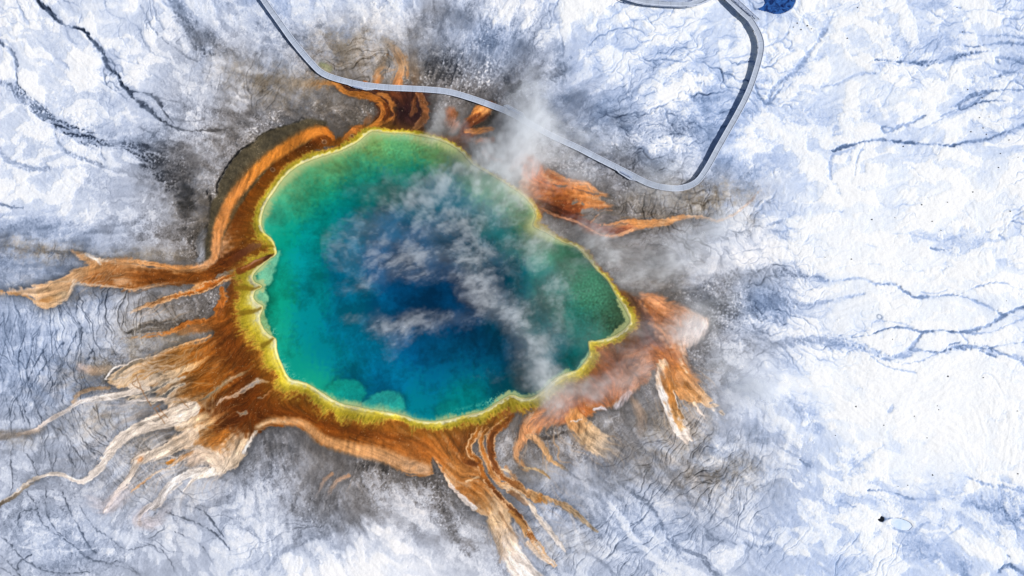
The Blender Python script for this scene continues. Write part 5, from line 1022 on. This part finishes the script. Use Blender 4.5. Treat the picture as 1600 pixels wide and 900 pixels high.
def flat_pool(name, pts, z, c1, c2, label, scale=.6, rough=.1):
    P = spline(pts, 2.0, True)
    bm = bmesh.new()
    vs = [bm.verts.new(wpt(p[0], p[1], z)) for p in P]
    bm.faces.new(vs); bmesh.ops.triangulate(bm, faces=bm.faces[:])
    me = bpy.data.meshes.new(name); bm.normal_update()
    bm.to_mesh(me); bm.free()
    ob = bpy.data.objects.new(name, me); C.objects.link(ob)
    m, t, b, o = nodes(name)
    tc = N_(t, "ShaderNodeTexCoord"); nz = N_(t, "ShaderNodeTexNoise"); nz.inputs["Scale"].default_value = scale; nz.inputs["Detail"].default_value = 5; nz.inputs["Distortion"].default_value = 1.4
    t.links.new(tc.outputs["Object"], nz.inputs["Vector"])
    cr = N_(t, "ShaderNodeValToRGB"); cr.color_ramp.elements[0].position = .36; cr.color_ramp.elements[1].position = .66
    cr.color_ramp.elements[0].color = (*srgb2lin(np.array(c1) / 255.), 1); cr.color_ramp.elements[1].color = (*srgb2lin(np.array(c2) / 255.), 1)
    t.links.new(nz.outputs["Fac"], cr.inputs[0]); t.links.new(cr.outputs[0], b.inputs["Base Color"]); b.inputs["Roughness"].default_value = rough
    me.materials.append(m)
    return tag(ob, label, "pool", kind="structure")
flat_pool("small_spring_water", BLUEPOOL, -.05, (8,28,76), (48,96,164), "small deep blue pool at the upper edge beside the boardwalk")
flat_pool("vent_water", VENTHOLE, -.05, (4,8,16), (8,16,30), "tiny black water-filled vent in the white crust")
flat_pool("pale_pool_water", PALEPOOL, -.03, (186,208,232), (216,225,243), "small pale milky pool right of the black vent", .25, .3)

# ---------------------------------------------------------------- boardwalks
def wood(name, c, var=.12, rough=.8):
    m, t, b, o = nodes(name)
    uv = N_(t, "ShaderNodeUVMap"); sp = N_(t, "ShaderNodeSeparateXYZ"); t.links.new(uv.outputs[0], sp.inputs[0])
    d = N_(t, "ShaderNodeMath", operation='MULTIPLY'); d.inputs[1].default_value = 1 / .2; t.links.new(sp.outputs[0], d.inputs[0])
    fl = N_(t, "ShaderNodeMath", operation='FLOOR'); t.links.new(d.outputs[0], fl.inputs[0])
    wn_ = N_(t, "ShaderNodeTexWhiteNoise", noise_dimensions='1D'); t.links.new(fl.outputs[0], wn_.inputs["W"])
    fr = N_(t, "ShaderNodeMath", operation='FRACT'); t.links.new(d.outputs[0], fr.inputs[0])
    gp = N_(t, "ShaderNodeMath", operation='GREATER_THAN'); gp.inputs[1].default_value = .07; t.links.new(fr.outputs[0], gp.inputs[0])
    nz = N_(t, "ShaderNodeTexNoise"); nz.inputs["Scale"].default_value = .35; nz.inputs["Detail"].default_value = 5; t.links.new(uv.outputs[0], nz.inputs["Vector"])
    a = N_(t, "ShaderNodeMath", operation='MULTIPLY_ADD'); a.inputs[1].default_value = var; a.inputs[2].default_value = 1 - var / 2; t.links.new(wn_.outputs["Value"], a.inputs[0])
    a2 = N_(t, "ShaderNodeMath", operation='MULTIPLY_ADD'); a2.inputs[1].default_value = .5; a2.inputs[2].default_value = .75; t.links.new(nz.outputs["Fac"], a2.inputs[0])
    mu = N_(t, "ShaderNodeMath", operation='MULTIPLY'); t.links.new(a.outputs[0], mu.inputs[0]); t.links.new(a2.outputs[0], mu.inputs[1])
    g2 = N_(t, "ShaderNodeMath", operation='MULTIPLY_ADD'); g2.inputs[1].default_value = .35; g2.inputs[2].default_value = .65; jn = N_(t, "ShaderNodeMath", operation='MULTIPLY'); jn.inputs[1].default_value = 1 / 3.6; t.links.new(sp.outputs[0], jn.inputs[0])
    jf = N_(t, "ShaderNodeMath", operation='FRACT'); t.links.new(jn.outputs[0], jf.inputs[0])
    jg = N_(t, "ShaderNodeMath", operation='GREATER_THAN'); jg.inputs[1].default_value = .03; t.links.new(jf.outputs[0], jg.inputs[0])
    jm = N_(t, "ShaderNodeMath", operation='MINIMUM'); t.links.new(gp.outputs[0], jm.inputs[0]); t.links.new(jg.outputs[0], jm.inputs[1])
    t.links.new(jm.outputs[0], g2.inputs[0])
    mu2 = N_(t, "ShaderNodeMath", operation='MULTIPLY'); t.links.new(mu.outputs[0], mu2.inputs[0]); t.links.new(g2.outputs[0], mu2.inputs[1])
    mx = N_(t, "ShaderNodeMix", data_type='RGBA', blend_type='MULTIPLY'); mx.inputs["Factor"].default_value = 1
    mx.inputs["A"].default_value = (*srgb2lin(np.array(c) / 255.), 1); t.links.new(mu2.outputs[0], mx.inputs["B"])
    t.links.new(mx.outputs["Result"], b.inputs["Base Color"]); b.inputs["Roughness"].default_value = rough
    return m
M_DECK = wood("weathered_deck_boards", (164, 173, 187)); M_RAIL = wood("pale_edge_timber", (205, 212, 226), .06); M_POST = wood("grey_post_timber", (120, 116, 112)); M_BENCH = wood("bench_timber", (160, 172, 196), .1)

def finish(name, bm, mat, parent):
    me = bpy.data.meshes.new(name); bm.normal_update(); bm.to_mesh(me); bm.free(); me.materials.append(mat)
    ob = bpy.data.objects.new(name, me); C.objects.link(ob); ob.parent = parent
    if parent: ob.matrix_parent_inverse = parent.matrix_world.inverted()
    return ob
def path_pts(pts, step=1.0):
    P = spline(pts, step / PXM); return [wpt(p[0], p[1], p[2]) for p in P]
def frames(P):
    out = []
    s = 0
    for i, p in enumerate(P):
        a = P[max(i - 1, 0)]; c = P[min(i + 1, len(P) - 1)]
        tdir = (c - a); tdir.z = 0; tdir.normalize(); n = Vector((-tdir.y, tdir.x, 0))
        if i: s += (p - P[i - 1]).length
        out.append((p, n, s))
    return out
def sweep(bm, FRM, o0, o1, z0, z1):
    """box section between lateral offsets o0..o1 and heights z0..z1 along the path"""
    uvl = bm.loops.layers.uv.verify(); prev = None
    first = None
    for p, n, s in FRM:
        ring = [bm.verts.new(p + n * o0 + Vector((0, 0, z0))), bm.verts.new(p + n * o1 + Vector((0, 0, z0))), bm.verts.new(p + n * o1 + Vector((0, 0, z1))), bm.verts.new(p + n * o0 + Vector((0, 0, z1)))]
        if prev:
            for k_ in range(4):
                f = bm.faces.new((prev[0][k_], prev[0][(k_ + 1) % 4], ring[(k_ + 1) % 4], ring[k_]))
                for l, ss_, vv in zip(f.loops, (prev[1], prev[1], s, s), (k_, k_ + 1, k_ + 1, k_)): l[uvl].uv = (ss_, vv)
        else: first = ring
        prev = (ring, s)
    bm.faces.new(first[::-1]); bm.faces.new(prev[0])
    bmesh.ops.recalc_face_normals(bm, faces=bm.faces[:])
def prism(bm, pts, z0, z1, ang=0.0):
    uvl = bm.loops.layers.uv.verify()
    lo = [bm.verts.new(Vector((p.x, p.y, z0))) for p in pts]; hi = [bm.verts.new(Vector((p.x, p.y, z1))) for p in pts]
    fs = [bm.faces.new(hi), bm.faces.new(lo[::-1])] + [bm.faces.new((lo[i], lo[(i + 1) % len(pts)], hi[(i + 1) % len(pts)], hi[i])) for i in range(len(pts))]
    for f in fs:
        for l in f.loops: l[uvl].uv = (l.vert.co.x * math.cos(ang) + l.vert.co.y * math.sin(ang), -l.vert.co.x * math.sin(ang) + l.vert.co.y * math.cos(ang))
    bmesh.ops.recalc_face_normals(bm, faces=bm.faces[:])
def box_between(bm, a, b2, wdt, z0, z1):
    d = (b2 - a); d.z = 0; d.normalize(); n = Vector((-d.y, d.x, 0)) * wdt / 2
    prism(bm, [a - n, b2 - n, b2 + n, a + n], z0, z1, math.atan2(d.y, d.x))

def trestles(root, FRM, hw, every=5.0):
    nxt = 1.0
    for p, n, s in FRM:
        if s < nxt: continue
        nxt = s + every
        if p.z < .3: continue
        bm = bmesh.new(); d = Vector((n.y, -n.x, 0)) * .08
        for sg in (-1, 1):
            c = p + n * sg * (hw - .25); q_ = n * .08
            prism(bm, [c - d - q_, c + d - q_, c + d + q_, c - d + q_], -.25, p.z - .36)
        prism(bm, [p - n * hw * .96 - d, p - n * hw * .96 + d, p + n * hw * .96 + d, p + n * hw * .96 - d], p.z - .36, p.z - .24)
        finish("trestle", bm, M_POST, root)

def boardwalk(name, pts, hw, label):
    P = path_pts(pts, 1.2); FRM = frames(P)
    root = bpy.data.objects.new(name, None); C.objects.link(root); root.location = (P[len(P) // 2].x, P[len(P) // 2].y, 0); bpy.context.view_layer.update()
    tag(root, label, "boardwalk")
    bm = bmesh.new(); sweep(bm, FRM, -hw, hw, -.10, 0); finish("deck", bm, M_DECK, root)
    for sg in (-1, 1):
        bm = bmesh.new(); sweep(bm, FRM, sg * (hw - .16) if sg > 0 else -(hw - .02), sg * (hw - .02) if sg > 0 else -(hw - .16), .003, .14); finish("edge_rail", bm, M_RAIL, root)
        bm = bmesh.new(); sweep(bm, FRM, sg * (hw - .3) - .06, sg * (hw - .3) + .06, -.24, -.103); finish("joist", bm, M_POST, root)
    trestles(root, FRM, hw)
    return root, FRM
hwm = 4.6 * PXM
MAIN = [(352,-110,1.0),(375,-70,1.0),(396,-30,1.0),(412.8,0,1.0),(438,36,.95),(461,68,.85),(489,101,.7),(506,116,.6),(530,125,.5),(563,132.5,.42),(600,137,.40),(633,138.7,.40),(667,140.5,.40),(700,144,.40),(733,153,.42),(767,165,.45),(797,177,.45),(830,195,.45),(863,213,.45),(900,230,.45),(933,247,.45),(967,264,.45),(1000,281,.5),(1017,288.5,.55),(1035,293,.6),(1057,295,.7),(1073,292,.85),(1087,285,1.05),(1097,273,1.1),(1107,257,1.15),(1120,233,1.2),(1133,210,1.2),(1150,180,1.2),(1163,155,1.2),(1173,131,1.2),(1183,99,1.2),(1187.5,75,1.2),(1185,60,1.2),(1179,47,1.2),(1170,33,1.2),(1158,22,1.2),(1147,11,1.2),(1134,-1,1.2),(1112,-22,1.2),(1080,-60,1.2),(1050,-110,1.2)]
main, FM = boardwalk("boardwalk", MAIN, hwm, "long grey boardwalk curving round the north side of the hot spring")
def deck_patch(root, pts, z, ang, bench=None, nm_="viewing_platform"):
    P = [wpt(x, y) for x, y in pts]
    bm = bmesh.new(); prism(bm, P[::-1], z - .10, z - .004, ang); finish(nm_, bm, M_DECK, root)
def kerb(root, pts, z):
    bm = bmesh.new(); P = [wpt(x, y) for x, y in pts]
    for a, b2 in zip(P[:-1], P[1:]): box_between(bm, a, b2, .12, z, z + .14)
    finish("edge_rail", bm, M_RAIL, root)
def bench(root, a, b2, z, wdt=.5):
    A_, B_ = wpt(*a), wpt(*b2); d = (B_ - A_).normalized(); n = Vector((-d.y, d.x, 0))
    L = (B_ - A_).length
    e = bpy.data.objects.new("bench", None)
    bm = bmesh.new()
    for k_ in range(3):
        off = n * (k_ - 1) * wdt / 3
        box_between(bm, A_ + off, B_ + off, wdt / 3 - .04, z + .42, z + .46)
    nleg = max(2, int(L / 2.2))
    for i in range(nleg):
        p = A_ + d * (L * (i + .5) / nleg); box_between(bm, p - n * wdt * .42, p + n * wdt * .42, .12, z + .0, z + .417)
    finish("bench", bm, M_BENCH, root)
deck_patch(main, [(543,133),(556,138),(573,141.6),(581,141.2),(590,139),(590,133)], .44, 0)
kerb(main, [(545,133.5),(556,138),(573,141.4),(581,141.0),(590,138.6)], .44)
bench(main, (553,136.2), (569,139.4), .44, .45)
deck_patch(main, [(961,263),(966,270),(984,281.5),(998,283.6),(1003,281),(972,264)], .47, -.5)
kerb(main, [(962,264),(966,270),(984,281.3),(998,283.4)], .47)
bench(main, (970,268.5), (987,277.5), .47, .45)
deck_patch(main, [(786,166),(793,164),(818,177),(822,186),(800,176)], .45, -.45)
kerb(main, [(787,166),(793,164.4),(818,177.4),(822,186)], .45)
bench(main, (793,168.5), (812,178.5), .45, .45)
# viewing strip with benches along the upper right stretch
deck_patch(main, [(1139,-4),(1146,-3),(1186,33),(1180,37),(1174,30)], 1.2, -.75)
kerb(main, [(1118,-30),(1145,-4),(1185,33),(1178,36)], 1.2)
bench(main, (1147,3), (1180,32), 1.2, .35); bench(main, (1143,2.6), (1172,28), 1.2, .3)
UP = [(935,-70,1.1),(952,-30,1.1),(972,-6,1.1),(985,.5,1.1),(1003,5.2,1.1),(1022,7.6,1.1),(1045,9.2,1.1),(1072,9.6,1.1),(1092,5.5,1.1),(1108,-2,1.1),(1130,-16,1.1)]
upb, FU = boardwalk("boardwalk", UP, 4.4 * PXM, "short pale boardwalk loop with a rail and benches at the top edge of the view")
deck_patch(upb, [(1080,-20),(1080,9),(1094,6),(1122,-10),(1122,-30)], 1.097, 0)
bench(upb, (1008,1.2), (1042,4.6), 1.1, .4); bench(upb, (1044,4.6), (1078,4.8), 1.1, .4)
# posts of the low rail along the outer side
bm = bmesh.new()
nxt = 0
for p, n, s in FU:
    if s >= nxt:
        nxt = s + 1.8; c = p - n * (4.4 * PXM - .08); d = Vector((n.y, -n.x, 0)) * .06; q_ = n * .06
        pr = bmesh.new(); prism(pr, [c - d - q_, c + d - q_, c + d + q_, c - d + q_], p.z + .142, p.z + .95); finish("rail_post", pr, M_RAIL, upb)
sweep(bm, FU, -(4.4 * PXM), -(4.4 * PXM - .16), .952, 1.0); finish("hand_rail", bm, M_RAIL, upb)

# ---------------------------------------------------------------- loose stones on the white plain
m, t, b, o = nodes("dark_stone")
nz = N_(t, "ShaderNodeTexNoise"); nz.inputs["Scale"].default_value = 9; cr = N_(t, "ShaderNodeValToRGB")
cr.color_ramp.elements[0].color = (.035, .035, .04, 1); cr.color_ramp.elements[1].color = (.16, .15, .15, 1)
t.links.new(nz.outputs["Fac"], cr.inputs[0]); t.links.new(cr.outputs[0], b.inputs["Base Color"]); b.inputs["Roughness"].default_value = .9
M_ST = m
rnd = random.Random(5); protos = []
for k_ in range(4):
    bm = bmesh.new(); bmesh.ops.create_icosphere(bm, subdivisions=2, radius=1)
    for v in bm.verts:
        f = 1 + .28 * math.sin(v.co.x * 3.1 + k_ * 2) * math.cos(v.co.y * 2.7 + k_) + .12 * rnd.uniform(-1, 1); v.co *= f; v.co.z *= .6
    me = bpy.data.meshes.new("stone"); bm.to_mesh(me); bm.free(); me.materials.append(M_ST); protos.append(me)
SPOTS = [(1240,42),(1246,36),(1252,46),(1262,40),(1268,45),(1504,50),(1536,200),(1535,153),(1517,206),(1541,210),(1563,240),(1560,262),(1576,219),(1590,246),(1545,183),(1530,184),(1552,214),(1480,316),(1289,402),(1398,340),(1456,346),(1362,343),(1330,405),(1572,470),(1481,588),(1536,590),(1394,530),(1470,360),(1380,664),(1305,680),(1337,635),(1428,650),(1448,684),(1589,642),(1473,795),(1418,758),(1403,760),(1457,742),(1464,634),(1466,640),(1250,718),(1187,54),(1495,12),(1340,12),(1512,140),(1402,90),(1324,60),(1590,740),(1520,300),(1578,330),(1411,229),(1440,320)]
for i, (x, y) in enumerate(SPOTS):
    ob = bpy.data.objects.new("stone", protos[i % 4]); C.objects.link(ob)
    hz = float(HGT[int(y - Y0), int(x - X0)]); sc = rnd.uniform(.13, .24)
    ob.location = wpt(x, y, hz + sc * .25); ob.scale = (sc, sc * rnd.uniform(.7, 1), sc); ob.rotation_euler = (0, 0, rnd.uniform(0, 6))
    tag(ob, "small dark stone lying loose on the bare white sinter plain", "stone", "loose stones on the white plain")

# ---------------------------------------------------------------- steam
KS = 2
sx0, sx1, sy0, sy1 = 500, 1320, 60, 720
SM = ST[sy0 - Y0:sy1 - Y0:KS, sx0 - X0:sx1 - X0:KS].copy()
n2_ = N(T_fbm, 1.4, 800, 300)[sy0 - Y0:sy1 - Y0:KS, sx0 - X0:sx1 - X0:KS]
TH = np.clip(2.6 + 3.2 * np.clip(SM, 0, 1.2) + .8 * n2_, 1.6, 8.0)
BASE = .5 + 0 * SM
ny, nx = SM.shape
pc_ = (CAM_H - 3.0) / CAM_H                      # the drifting steam hangs a few metres up
wx0, wy0 = (sx0 - 800) * PXM * pc_, (450 - sy0) * PXM * pc_; dxy = KS * PXM * pc_
xs_ = wx0 + np.arange(nx) * dxy; ys_ = wy0 - np.arange(ny) * dxy
me = grid_mesh("steam", xs_, ys_, np.full((ny, nx), .5, np.float32), np.ones((ny, nx, 3), np.float32), [("dens", SM * 1.0 / TH), ("thick", TH)])
steam = bpy.data.objects.new("steam", me); C.objects.link(steam)
tag(steam, "thin white steam drifting low over the spring and the boardwalk", "steam", kind="stuff")
ng = bpy.data.node_groups.new("steam_volume", 'GeometryNodeTree')
ng.interface.new_socket("Geometry", in_out='INPUT', socket_type='NodeSocketGeometry'); ng.interface.new_socket("Geometry", in_out='OUTPUT', socket_type='NodeSocketGeometry')
G = ng.nodes; Lk = ng.links.new
gi = G.new("NodeGroupInput"); go = G.new("NodeGroupOutput")
pos = G.new("GeometryNodeInputPosition"); sp = G.new("ShaderNodeSeparateXYZ"); Lk(pos.outputs[0], sp.inputs[0])
def MT(op, a, b_=None, c_=None):
    n = G.new("ShaderNodeMath"); n.operation = op
    for i, v in enumerate((a, b_, c_)):
        if v is None: continue
        if isinstance(v, (int, float)): n.inputs[i].default_value = v
        else: Lk(v, n.inputs[i])
    return n.outputs[0]
jx = MT('MINIMUM', MT('MAXIMUM', MT('ROUND', MT('DIVIDE', MT('SUBTRACT', sp.outputs[0], wx0), dxy)), 0), nx - 1)
jy = MT('MINIMUM', MT('MAXIMUM', MT('ROUND', MT('DIVIDE', MT('SUBTRACT', wy0, sp.outputs[1]), dxy)), 0), ny - 1)
ji = MT('ADD', MT('MULTIPLY', jy, nx), jx)
def SI(attr):
    a = G.new("GeometryNodeInputNamedAttribute"); a.data_type = 'FLOAT'; a.inputs["Name"].default_value = attr
    s = G.new("GeometryNodeSampleIndex"); s.data_type = 'FLOAT'; s.domain = 'POINT'
    Lk(gi.outputs[0], s.inputs["Geometry"]); Lk(a.outputs["Attribute"], s.inputs["Value"]); Lk(ji, s.inputs["Index"]); return s.outputs[0]
dn, th = SI("dens"), SI("thick")
hh = MT('DIVIDE', MT('SUBTRACT', sp.outputs[2], .3), th)
prof = MT('MULTIPLY', MT('MINIMUM', MT('MAXIMUM', MT('MULTIPLY', hh, 6.0), 0), 1), MT('MINIMUM', MT('MAXIMUM', MT('MULTIPLY', MT('SUBTRACT', 1.15, hh), 2.2), 0), 1))
nzg = G.new("ShaderNodeTexNoise"); nzg.inputs["Scale"].default_value = .35; nzg.inputs["Detail"].default_value = 4; Lk(pos.outputs[0], nzg.inputs["Vector"])
nf = MT('MAXIMUM', MT('MULTIPLY_ADD', MT('SUBTRACT', nzg.outputs[0], .5), 1.4, 1.0), .3)
den = MT('MULTIPLY', MT('MULTIPLY', dn, prof), nf)
den = MT('MULTIPLY', den, STEAM_K)
vc = G.new("GeometryNodeVolumeCube"); Lk(den, vc.inputs["Density"])
vc.inputs["Background"].default_value = 0
vc.inputs["Min"].default_value = (wx0, wy0 - (ny - 1) * dxy, .3); vc.inputs["Max"].default_value = (wx0 + (nx - 1) * dxy, wy0, 10.0)
vc.inputs["Resolution X"].default_value = nx; vc.inputs["Resolution Y"].default_value = ny; vc.inputs["Resolution Z"].default_value = 14
m = bpy.data.materials.new("steam"); m.use_nodes = True; t = m.node_tree; t.nodes.clear()
pv = t.nodes.new("ShaderNodeVolumePrincipled"); mo = t.nodes.new("ShaderNodeOutputMaterial"); t.links.new(pv.outputs[0], mo.inputs["Volume"])
pv.inputs["Color"].default_value = (.975, .99, 1, 1); pv.inputs["Density"].default_value = 1.0; pv.inputs["Anisotropy"].default_value = .0
sm = G.new("GeometryNodeSetMaterial"); sm.inputs["Material"].default_value = m
Lk(vc.outputs[0], sm.inputs["Geometry"]); Lk(sm.outputs[0], go.inputs[0])
me.materials.append(m)
md = steam.modifiers.new("steam", 'NODES'); md.node_group = ng
